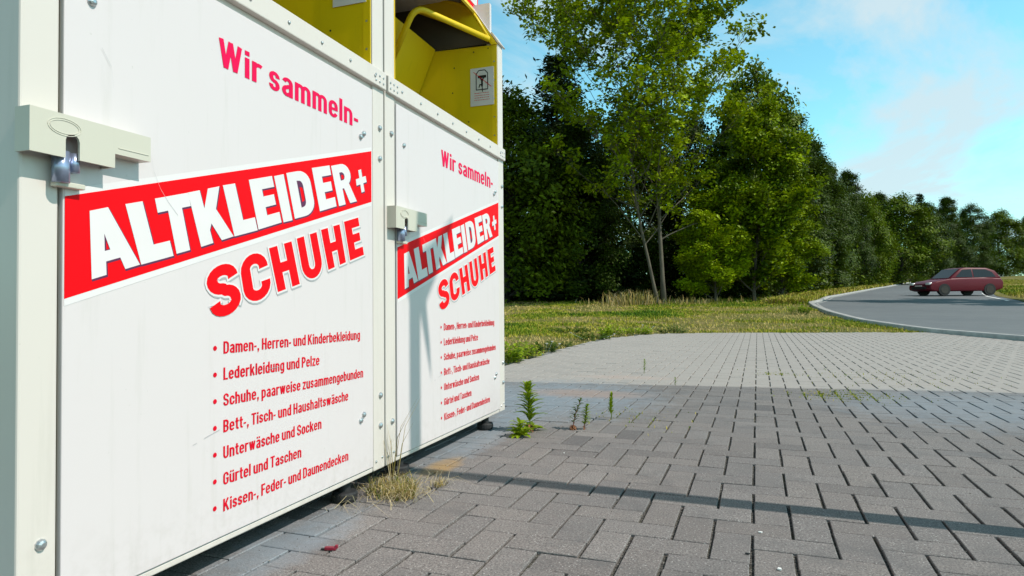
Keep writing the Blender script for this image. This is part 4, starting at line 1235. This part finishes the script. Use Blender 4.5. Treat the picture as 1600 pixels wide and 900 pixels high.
# tall straw grass at the foot of the maple
N = 700
px_ = np.concatenate([g_.normal(990, 26, N // 2), g_.normal(1050, 60, N // 2)])
Z_ = g_.uniform(25.6, 28.4, N)
x, y = world((px_ - 800) / 1018.16 * Z_, Z_)
V, F, T = blades(np.stack([x, y, tz(Z_) - .02], 1), g_.uniform(.12, .75, N) * np.where(np.abs(px_ - 985) < 45, 1, .55), g_.uniform(.02, .04, N), g_, .7, np.clip(.45 + g_.normal(size=N) * .25, 0, 1))
o = nmesh('tall_grass', V, F, MAT['dry_blade'], tintv=T)
tag(o, 'tall straw coloured grass around the foot of the pale maple trunk', 'grass', kind='stuff')

# ------------------------------------------------------------------ weeds and plants
MAT['weed'] = leaf_material('weed_leaf', (0.06, 0.13, 0.006), (0.30, 0.40, 0.02), .3)
MAT['weed_dark'] = leaf_material('weed_leaf_dark', (0.025, 0.06, 0.008), (0.10, 0.16, 0.02), .25)
MAT['stem_red'] = simple('stem_red', (0.17, 0.055, 0.035), .7, .3, 40)
MAT['stem_green'] = simple('stem_green', (0.12, 0.16, 0.03), .6, .3, 40)
MAT['dead_leaf'] = simple('dead_leaf', (0.24, 0.10, 0.04), .8, .4, 40)
MAT['straw'] = simple('straw', (0.45, 0.38, 0.25), .8, .3, 40)
MAT['petal'] = simple('petal', (0.8, 0.8, 0.78), .6, .05, 20)

def lance(V, F, T, base, d, ln, wd, g_, curve=.5, tint=.5):
    """a lance-shaped leaf bending over: 4 segments"""
    d = np.array(d, float); d /= np.linalg.norm(d)
    up = np.array([0, 0, 1.0]); s = np.cross(d, up); s /= np.linalg.norm(s) + 1e-9
    p = np.array(base, float); k = len(V); ns = 4
    for i in range(ns + 1):
        u = i / ns; w_ = wd * (math.sin(math.pi * (u * .86 + .08))) * .5
        V.append(p - s * w_ + up * w_ * .35); V.append(p.copy()); V.append(p + s * w_ + up * w_ * .35)
        d2 = d + np.array([0, 0, -curve * u * 1.6]); d2 /= np.linalg.norm(d2)
        p = p + d2 * ln / ns
    for i in range(ns):
        a = k + i * 3
        F.append((a, a + 1, a + 4, a + 3)); F.append((a + 1, a + 2, a + 5, a + 4)); T.extend([tint, tint])

def upright_weed(name, x, y, h, nleaf, lfl, lfw, seed, leafm, stemm, lean=(0, 0), z0=0.0, curve=.5, el=(25, 55), base_ros=0, r0=.003, dead=0):
    g_ = np.random.default_rng(seed)
    root = empty(name, (x, y, z0))
    st = [np.array([lean[0] * h * (i / 6) ** 1.3 + g_.normal() * .0015, lean[1] * h * (i / 6) ** 1.3 + g_.normal() * .0015, h * i / 6 * .96]) for i in range(7)]
    G = Geo(); G.tube(st, [r0 * (1 - .6 * i / 6) for i in range(7)], 6); G.build('stem', stemm, root, smooth=True)
    V, F, T = [], [], []
    for i in range(nleaf):
        u = .18 + .82 * (i / nleaf) ** .85
        k = min(5, int(u * 6)); f_ = u * 6 - k
        p = st[k] * (1 - f_) + st[min(k + 1, 6)] * f_
        az = i * 2.3998 + g_.uniform(-.2, .2)
        e = math.radians(g_.uniform(*el) + 30 * max(0, u - .75) * 3)
        ln = lfl * (1 - .55 * u ** 3) * g_.uniform(.8, 1.15)
        lance(V, F, T, p, (math.cos(az) * math.cos(e), math.sin(az) * math.cos(e), math.sin(e)), ln, lfw * g_.uniform(.85, 1.15), g_, curve, float(np.clip(.25 + .6 * u * g_.uniform(.5, 1.2), 0, 1)))
    for i in range(base_ros):
        az = g_.uniform(0, 6.28); e = math.radians(g_.uniform(5, 45)); rr = g_.uniform(0, .02)
        lance(V, F, T, (rr * math.cos(az), rr * math.sin(az), .008), (math.cos(az) * math.cos(e), math.sin(az) * math.cos(e), math.sin(e)), lfl * g_.uniform(.5, .9), lfw * 1.35, g_, .55, g_.uniform(.5, 1))
    nmesh('leaves', np.array(V), np.array(F), leafm, root, tintv=T)
    if dead:
        V, F, T = [], [], []
        for i in range(dead):
            az = g_.uniform(0, 6.28); u = g_.uniform(.05, .3)
            lance(V, F, T, st[1] * u * 3, (math.cos(az), math.sin(az), g_.uniform(-.3, .3)), lfl * .5, lfw * .6, g_, .9, .5)
        nmesh('withered_leaves', np.array(V), np.array(F), MAT['dead_leaf'], root)
    return root

p = upright_weed('weed', 0.188, 3.02, 0.228, 74, .085, .0165, 1, MAT['weed'], MAT['stem_green'], lean=(-.06, 0), base_ros=22, dead=14, curve=.45, r0=.0035)
tag(p, 'tallest weed, a leafy spire with drooping narrow leaves at the container corner', 'weed', 'weeds growing in the paving joints')
p = upright_weed('weed', 0.178, 2.885, 0.07, 16, .07, .020, 2, MAT['weed'], MAT['stem_green'], base_ros=26, curve=.5, el=(10, 50))
tag(p, 'low yellow-green leaf rosette in front of the tallest weed', 'weed', 'weeds growing in the paving joints')
p = upright_weed('weed', 0.375, 3.11, 0.155, 34, .045, .009, 3, MAT['weed_dark'], MAT['stem_red'], lean=(.25, .15), curve=.7, dead=70)
tag(p, 'bushy red-stemmed weed with withered base right of the tallest weed', 'weed', 'weeds growing in the paving joints')
p = upright_weed('weed', 0.43, 3.135, 0.125, 60, .034, .009, 9, MAT['weed'], MAT['stem_red'], lean=(.12, 0), curve=.7, dead=8)
tag(p, 'small drooping green weed touching the bushy red-stemmed weed', 'weed', 'weeds growing in the paving joints')
p = upright_weed('weed', 0.505, 3.43, 0.145, 70, .026, .009, 4, MAT['weed'], MAT['stem_green'], lean=(.02, 0), curve=.3, el=(35, 65))
tag(p, 'slim upright pale green weed standing alone beyond the red-stemmed one', 'weed', 'weeds growing in the paving joints')
p = upright_weed('weed', 0.375, 5.68, 0.125, 24, .03, .008, 5, MAT['weed'], MAT['stem_green'], lean=(.05, 0), curve=.4)
tag(p, 'tiny yellow-green weed on the pale far paving', 'weed', 'weeds growing in the paving joints')
p = upright_weed('weed', 0.70, 4.95, 0.06, 16, .02, .005, 6, MAT['weed'], MAT['stem_green'])
tag(p, 'tiny sprout on the line where the paving turns pale', 'weed', 'weeds growing in the paving joints')

def leafy_clump(name, x, y, h, rad, n, leaf, seed, mat, flowers=0):
    g_ = np.random.default_rng(seed); z0 = ground_at(x, y) - .02
    root = empty(name, (x, y, z0))
    G = Geo(); V, F, T = [], [], []
    for i in range(n):
        az = g_.uniform(0, 6.28); rr = rad * math.sqrt(g_.uniform(0, 1)); hh = h * g_.uniform(.5, 1.05) * (1 - .45 * (rr / rad) ** 2)
        b = np.array([rr * .55 * math.cos(az), rr * .55 * math.sin(az), 0]); t_ = np.array([rr * math.cos(az), rr * math.sin(az), hh])
        G.tube([b, (b + t_) / 2 + g_.normal(size=3) * .01, t_], [.004, .003, .0015], 5, caps=False)
        for j in range(9):
            u = .25 + .75 * j / 8; pz = b * (1 - u) + t_ * u; a2 = j * 2.4 + az; e = math.radians(g_.uniform(0, 50))
            lance(V, F, T, pz, (math.cos(a2) * math.cos(e), math.sin(a2) * math.cos(e), math.sin(e)), leaf * g_.uniform(.7, 1.2), leaf * .42, g_, .5, float(np.clip(.2 + .7 * u * g_.uniform(.5, 1.2), 0, 1)))
    G.build('stems', MAT['stem_green'], root)
    nmesh('leaves', np.array(V), np.array(F), mat, root, tintv=T)
    if flowers:
        for i in range(flowers):
            G = Geo()
            az = g_.uniform(0, 6.28); rr = rad * g_.uniform(.5, 1.2); c = np.array([rr * math.cos(az), rr * math.sin(az), h * g_.uniform(.7, 1.2)])
            G.tube([(rr * .4 * math.cos(az), rr * .4 * math.sin(az), .01), (c[0], c[1], c[2] - .012)], [.002, .0015], 4)
            G.tube([(c[0], c[1], c[2] - .012), c], [.006, .020], 7)
            G.build('flower', MAT['petal'], root)
    return root
cl_ = [(-1.10, 6.35, .24, .22, 26, .075, 'weed', 0, 'bright leafy clump beside the far container corner'),
       (-1.14, 6.95, .20, .22, 22, .065, 'weed', 0, 'leafy clump just behind the bright one at the container corner'),
       (-1.12, 7.75, .17, .20, 18, .06, 'weed_dark', 3, 'darker leafy clump with small white flowers on the paving edge'),
       (-1.16, 8.7, .12, .22, 14, .05, 'weed_dark', 0, 'small low leafy clump midway along the paving edge'),
       (-1.10, 10.6, .12, .42, 30, .06, 'weed_dark', 2, 'flat spreading dark green clump by the paving edge'),
       (-0.98, 11.45, .26, .26, 24, .085, 'weed', 0, 'broad-leaved plant standing highest at the corner of the paving'),
       (-0.62, 12.2, .18, .34, 26, .07, 'weed', 2, 'bright low plant just right of the broad-leaved corner plant'),
       (-0.05, 12.8, .14, .34, 22, .06, 'weed_dark', 0, 'low plant at the start of the straight far paving edge'),
       (-2.0, 12.6, .14, .55, 30, .06, 'weed_dark', 0, 'dark green weedy patch lying out on the dry lawn'),
       (2.9, 21.5, .35, .4, 26, .10, 'weed', 0, 'leafy green weed on the lawn below the roadside trees')]
for i, (x, y, h, rad, n, lf, mt, fl, lb) in enumerate(cl_):
    tag(leafy_clump('leafy_plant', x, y, h, rad, n, lf, 100 + i, MAT[mt], fl), lb, 'plant', 'leafy plants along the lawn edge')

# dry tuft at the joint between the containers
def tuft(name, x, y, n, h, rad, seed, lean, green, label):
    g_ = np.random.default_rng(seed)
    root = empty(name, (x, y, 0))
    az = g_.uniform(0, 6.28, n); rr = rad * np.sqrt(g_.uniform(0, 1, n))
    P = np.stack([rr * np.cos(az), rr * np.sin(az) * 1.3, np.zeros(n)], 1)
    V, F, T = blades(P, h * g_.uniform(.4, 1.15, n), g_.uniform(.0016, .0034, n), g_, lean, np.clip(.55 + g_.normal(size=n) * .3 - green * (g_.uniform(0, 1, n) < .4), 0, 1))
    nmesh('blades', V, F, MAT['dry_blade'], root, tintv=T)
    n2 = n // 2; P2 = np.stack([g_.normal(size=n2) * rad, g_.normal(size=n2) * rad * 1.3, np.full(n2, .004)], 1)
    V, F, T = blades(P2, .05 * g_.uniform(.3, 1, n2), g_.uniform(.0012, .003, n2), g_, 3.0, np.clip(.9 + g_.normal(size=n2) * .1, 0, 1))
    nmesh('thatch', V, F, MAT['dry_blade'], root, tintv=T)
    tag(root, label, 'grass tuft', 'dry grass tufts on the paving')
tuft('grass_tuft', 0.050, 1.925, 420, .056, .078, 1, 1.3, .45, 'large dry grass tuft below the seam between the two containers')
tuft('grass_tuft', 0.125, 1.88, 190, .05, .035, 2, 1.6, .3, 'reddish low grass tuft in front of the large dry one')
tuft('grass_tuft', 0.178, 2.03, 60, .035, .02, 3, 1.6, .1, 'tiny dry grass tuft on the post shadow')
tuft('grass_tuft', 0.02, 1.99, 14, .30, .012, 4, .35, .0, 'few tall thin straw stalks leaning against the container post')
# moss along joints
def moss(name, x, y, rx, ry, n, seed, label):
    g_ = np.random.default_rng(seed)
    # follow the joints: snap to the lattice lines
    u = g_.normal(size=n) * rx; v = g_.normal(size=n) * ry
    P = np.stack([x + u, y + v], 1)
    q = P - BO; b_ = q @ BB; a_ = q @ BA
    sn = g_.uniform(0, 1, n) < .6
    a_ = np.where(sn, np.round(a_ / .1) * .1 + g_.normal(size=n) * .006, a_); b_ = np.where(~sn, np.round(b_ / .1) * .1 + g_.normal(size=n) * .006, b_)
    W_ = BO + b_[:, None] * BB + a_[:, None] * BA
    P3 = np.stack([W_[:, 0], W_[:, 1], np.full(n, -.006)], 1)
    V, F, T = blades(P3, g_.uniform(.008, .022, n), g_.uniform(.003, .007, n), g_, 1.0, np.clip(.45 + g_.normal(size=n) * .2, 0, 1))
    o_ = nmesh(name, V, F, MAT['blade'], tintv=T)
    tag(o_, label, 'moss', kind='stuff')
moss('moss', 1.80, 4.72, .16, .12, 900, 1, 'green moss patch in the joints on the line where the paving turns pale')
moss('moss', 1.45, 5.9, .10, .05, 160, 2, 'small moss strip in the joints of the pale paving')
moss('moss', 2.2, 5.9, .35, .35, 420, 3, 'scattered moss tufts on the pale paving to the right')
moss('moss', 0.62, 3.5, .12, .18, 130, 4, 'sparse moss in the joints near the slim weed')

# ------------------------------------------------------------------ small litter
def scrap():
    root = empty('plastic_scrap', (0.161, 1.424, 0.001), 0.3)
    G = Geo()
    G.box(-.016, .014, -.006, .006, 0.0, .0085, .002)
    G.build('body', MAT['red_scrap'], root)
    G = Geo(); G.box(.010, .018, -.005, .005, .004, .013, .002); G.build('clip', MAT['red_scrap'], root)
    G = Geo(); G.box(-.026, -.0165, -.003, .004, 0.0, .004, .001); G.build('tip', MAT['black_print'], root)
    tag(root, 'small dark red plastic scrap lying in front of the nearer container', 'litter')
scrap()
def chip(x, y, s, mat, seed, name, label, cat):
    g_ = np.random.default_rng(seed); G = Geo()
    n = 7; a = np.sort(g_.uniform(0, 6.28, n)); r_ = s * g_.uniform(.5, 1, n)
    G.prism([(r_[i] * math.cos(a[i]), r_[i] * .6 * math.sin(a[i])) for i in range(n)], lambda u, v, d: (x + u, y + v, d), 0.0015, .0015 + s * .35)
    tag(G.build(name, mat), label, cat, 'crumbs lying on the paving')
chip(.163, 1.985, .012, MAT['black_print'], 1, 'stone_chip', 'dark stone chip beside the tiny dry grass tuft', 'stone')
chip(1.229, 1.644, .010, MAT['petal'], 2, 'petal', 'white petal on the paving at the bottom of the view', 'petal')
chip(1.195, 1.888, .008, MAT['petal'], 3, 'petal', 'white petal on a joint just below the post shadow', 'petal')
chip(1.16, 1.72, .007, MAT['black_print'], 4, 'stone_chip', 'dark crumb beside the white petal at the bottom of the view', 'stone')
chip(.46, 2.62, .006, MAT['petal'], 5, 'petal', 'white speck on the paving right of the farther container', 'petal')

# grit and crumbs blown about the paving, thickest along the joints and under the containers' edge
g_ = np.random.default_rng(55); N = 2600
P = np.stack([g_.uniform(-.2, 3.2, N), .9 + 5.5 * g_.uniform(0, 1, N) ** 1.3], 1)
near = g_.uniform(0, 1, N) < .35
P[near, 0] = np.abs(g_.normal(0.03, .12, near.sum()))
q = P - BO; b_ = q @ BB; a_ = q @ BA; sn = g_.uniform(0, 1, N) < .7
b_ = np.where(sn, np.round(b_ / .1) * .1 + g_.normal(size=N) * .007, b_)
P = BO + b_[:, None] * BB + a_[:, None] * BA
sz = g_.uniform(.0008, .0026, N) * np.where(g_.uniform(0, 1, N) < .05, 2.0, 1)
tet = np.array([[1, 0, 0], [-.5, .87, 0], [-.5, -.87, 0], [.1, 0, .9]])
V = (np.concatenate([P, np.full((N, 1), .0006)], 1)[:, None, :] + tet[None] * sz[:, None, None] * g_.uniform(.6, 1.3, (N, 1, 3))).reshape(-1, 3)
k = np.arange(N)[:, None] * 4
F = np.concatenate([k + np.array([[0, 1, 3]]), k + np.array([[1, 2, 3]]), k + np.array([[2, 0, 3]])], 1).reshape(-1, 3)
MAT['grit'] = blade_material('grit', [(0, (.03, .026, .022)), (.5, (.14, .12, .10)), (1, (.45, .42, .38))])
o = nmesh('grit', V, F, MAT['grit'], tintv=np.repeat(g_.uniform(0, 1, N), 3))
tag(o, 'fine grit and crumbs scattered over the paving joints', 'grit', kind='stuff')

# ------------------------------------------------------------------ car on the road
def make_car():
    x, y, z = spot(1436, 34.5)
    root = empty('parked_car', (x, y, z), math.atan2(RH[1], RH[0]) + 0.05)
    red = simple('car_red', (0.12, 0.006, 0.016), .42, .05, 3, spec=.25)
    glass = simple('car_glass', (0.012, 0.014, 0.016), .08, .1, 3)
    blk = MAT['rubber']
    # side profile (u along car from the nose, v up)
    low = [(0.02, .30), (0.0, .45), (0.06, .62), (0.35, .74), (1.05, .86), (1.18, .90), (2.9, .93), (3.85, .90), (3.98, .70), (3.95, .36), (3.6, .24), (0.3, .22)]
    G = Geo()
    import bmesh
    bm = bmesh.new(); W_ = .84
    r0 = [bm.verts.new((u, -W_, v)) for u, v in low]; r1 = [bm.verts.new((u, W_, v)) for u, v in low]
    bm.faces.new(r0); bm.faces.new(r1[::-1])
    for i in range(len(low)): j = (i + 1) % len(low); bm.faces.new((r0[i], r1[i], r1[j], r0[j]))
    bmesh.ops.bevel(bm, geom=[e for e in bm.edges], offset=.07, segments=3, profile=.6, affect='EDGES')
    G.bm(bm); body = G.build('body', red, root, smooth=True)
    # cabin
    G = Geo(); top = [(1.10, .88), (1.78, 1.40), (2.05, 1.46), (3.2, 1.44), (3.62, 1.30), (3.9, .90)]
    bm = bmesh.new()
    r0 = [bm.verts.new((u, -(.80 - (v - .88) * .28), v)) for u, v in top]; r1 = [bm.verts.new((u, (.80 - (v - .88) * .28), v)) for u, v in top]
    bm.faces.new(r0); bm.faces.new(r1[::-1])
    for i in range(len(top)): j = (i + 1) % len(top); bm.faces.new((r0[i], r1[i], r1[j], r0[j]))
    bmesh.ops.bevel(bm, geom=[e for e in bm.edges], offset=.05, segments=2, profile=.6, affect='EDGES')
    G.bm(bm); G.build('cabin', red, root, smooth=True)
    for s_ in (-1, 1):
        for pts in ([(1.42, .95), (1.86, 1.34), (2.35, 1.37), (2.35, .95)], [(2.42, .95), (2.42, 1.37), (3.12, 1.36), (3.45, 1.22), (3.6, .96)]):
            G = Geo(); G.prism(pts, lambda u, v, d: (u, s_ * (d + .80 - (v - .88) * .28), v), -.004, .006); G.build('side_window', glass, root)
        for u in (.78, 3.22):
            G = Geo(); G.tube([(u, s_ * .66, .31), (u, s_ * .855, .31)], .31, 20); wh = G.build('wheel', blk, root, smooth=False)
            G = Geo(); G.tube([(u, s_ * .84, .31), (u, s_ * .865, .31)], .20, 16); G.build('rim', MAT['underside'], wh)
        G = Geo(); G.box(-.02, .16, min(s_ * .50, s_ * .80), max(s_ * .50, s_ * .80), .56, .68, .03); G.build('headlight', simple('lamp_glass', (.75, .76, .76), .12, .02, 3), root, smooth=True)
    G = Geo(); G.prism([(1.17, .915), (1.74, 1.385), (1.75, 1.375), (1.18, .905)], lambda u, v, d: (u - .012, d, v + .012), -.62, .62); G.build('windscreen', glass, root)
    G = Geo(); G.box(-.035, .03, -.55, .55, .34, .48, .015); G.build('grille', blk, root)
    G = Geo(); G.box(-.05, -.03, -.26, .26, .49, .55, .004); G.build('number_plate', MAT['card'], root)
    tag(root, 'dark red car with pale headlight standing on the road at the right edge', 'car')
make_car()

# ------------------------------------------------------------------ things just outside the view that throw shadows into it
pp = empty('unseen_pole', (2.5, 2.075, 0))
G = Geo(); G.tube([(0, 0, -.1), (0, 0, 3.70)], .045, 12); G.build('pole', MAT['zinc'], pp, smooth=True)
G = Geo()
k_ = 1.12 * 2.5
sh = [(2.235, .80), (2.40, .88), (2.558, .976), (2.42, .77), (2.30, .633), (2.335, .45), (2.345, .33), (2.285, .50), (2.245, .62), (2.20, .60), (2.14, .68), (2.16, .85)]  # outline of the wall shadow; the added plate is cut to cast it
G.prism([(yy - 2.21, zz_ + k_) for yy, zz_ in sh], lambda u, v, d: (d, u, v), -.01, .01); G.build('shadow_plate', MAT['card'], pp)
tag(pp, 'tall metal pole with an added plate shaped to cast the door shadow, standing outside the view to the right', 'pole')

rt = broadleaf(91, 11.5, lobes(9, ([0, .1, .3, .6, .85, 1], [1.0, 2.2, 3.0, 3.0, 2.0, .6]), .15), 24000, .22, .16, first=.22, nb=26, stems=1, cl=.22, upang=(15, 50), spread=.25)
rt = make_tree('roadside_tree', rt, MAT['bark_dark'], MAT['leaf_mid'])
x, y = world(24.2, 24.5)
rt.location = (x, y, float(tz(24.5)))
tag(rt, 'leafy tree on the far verge of the road, throwing its shadow across the asphalt', 'tree')
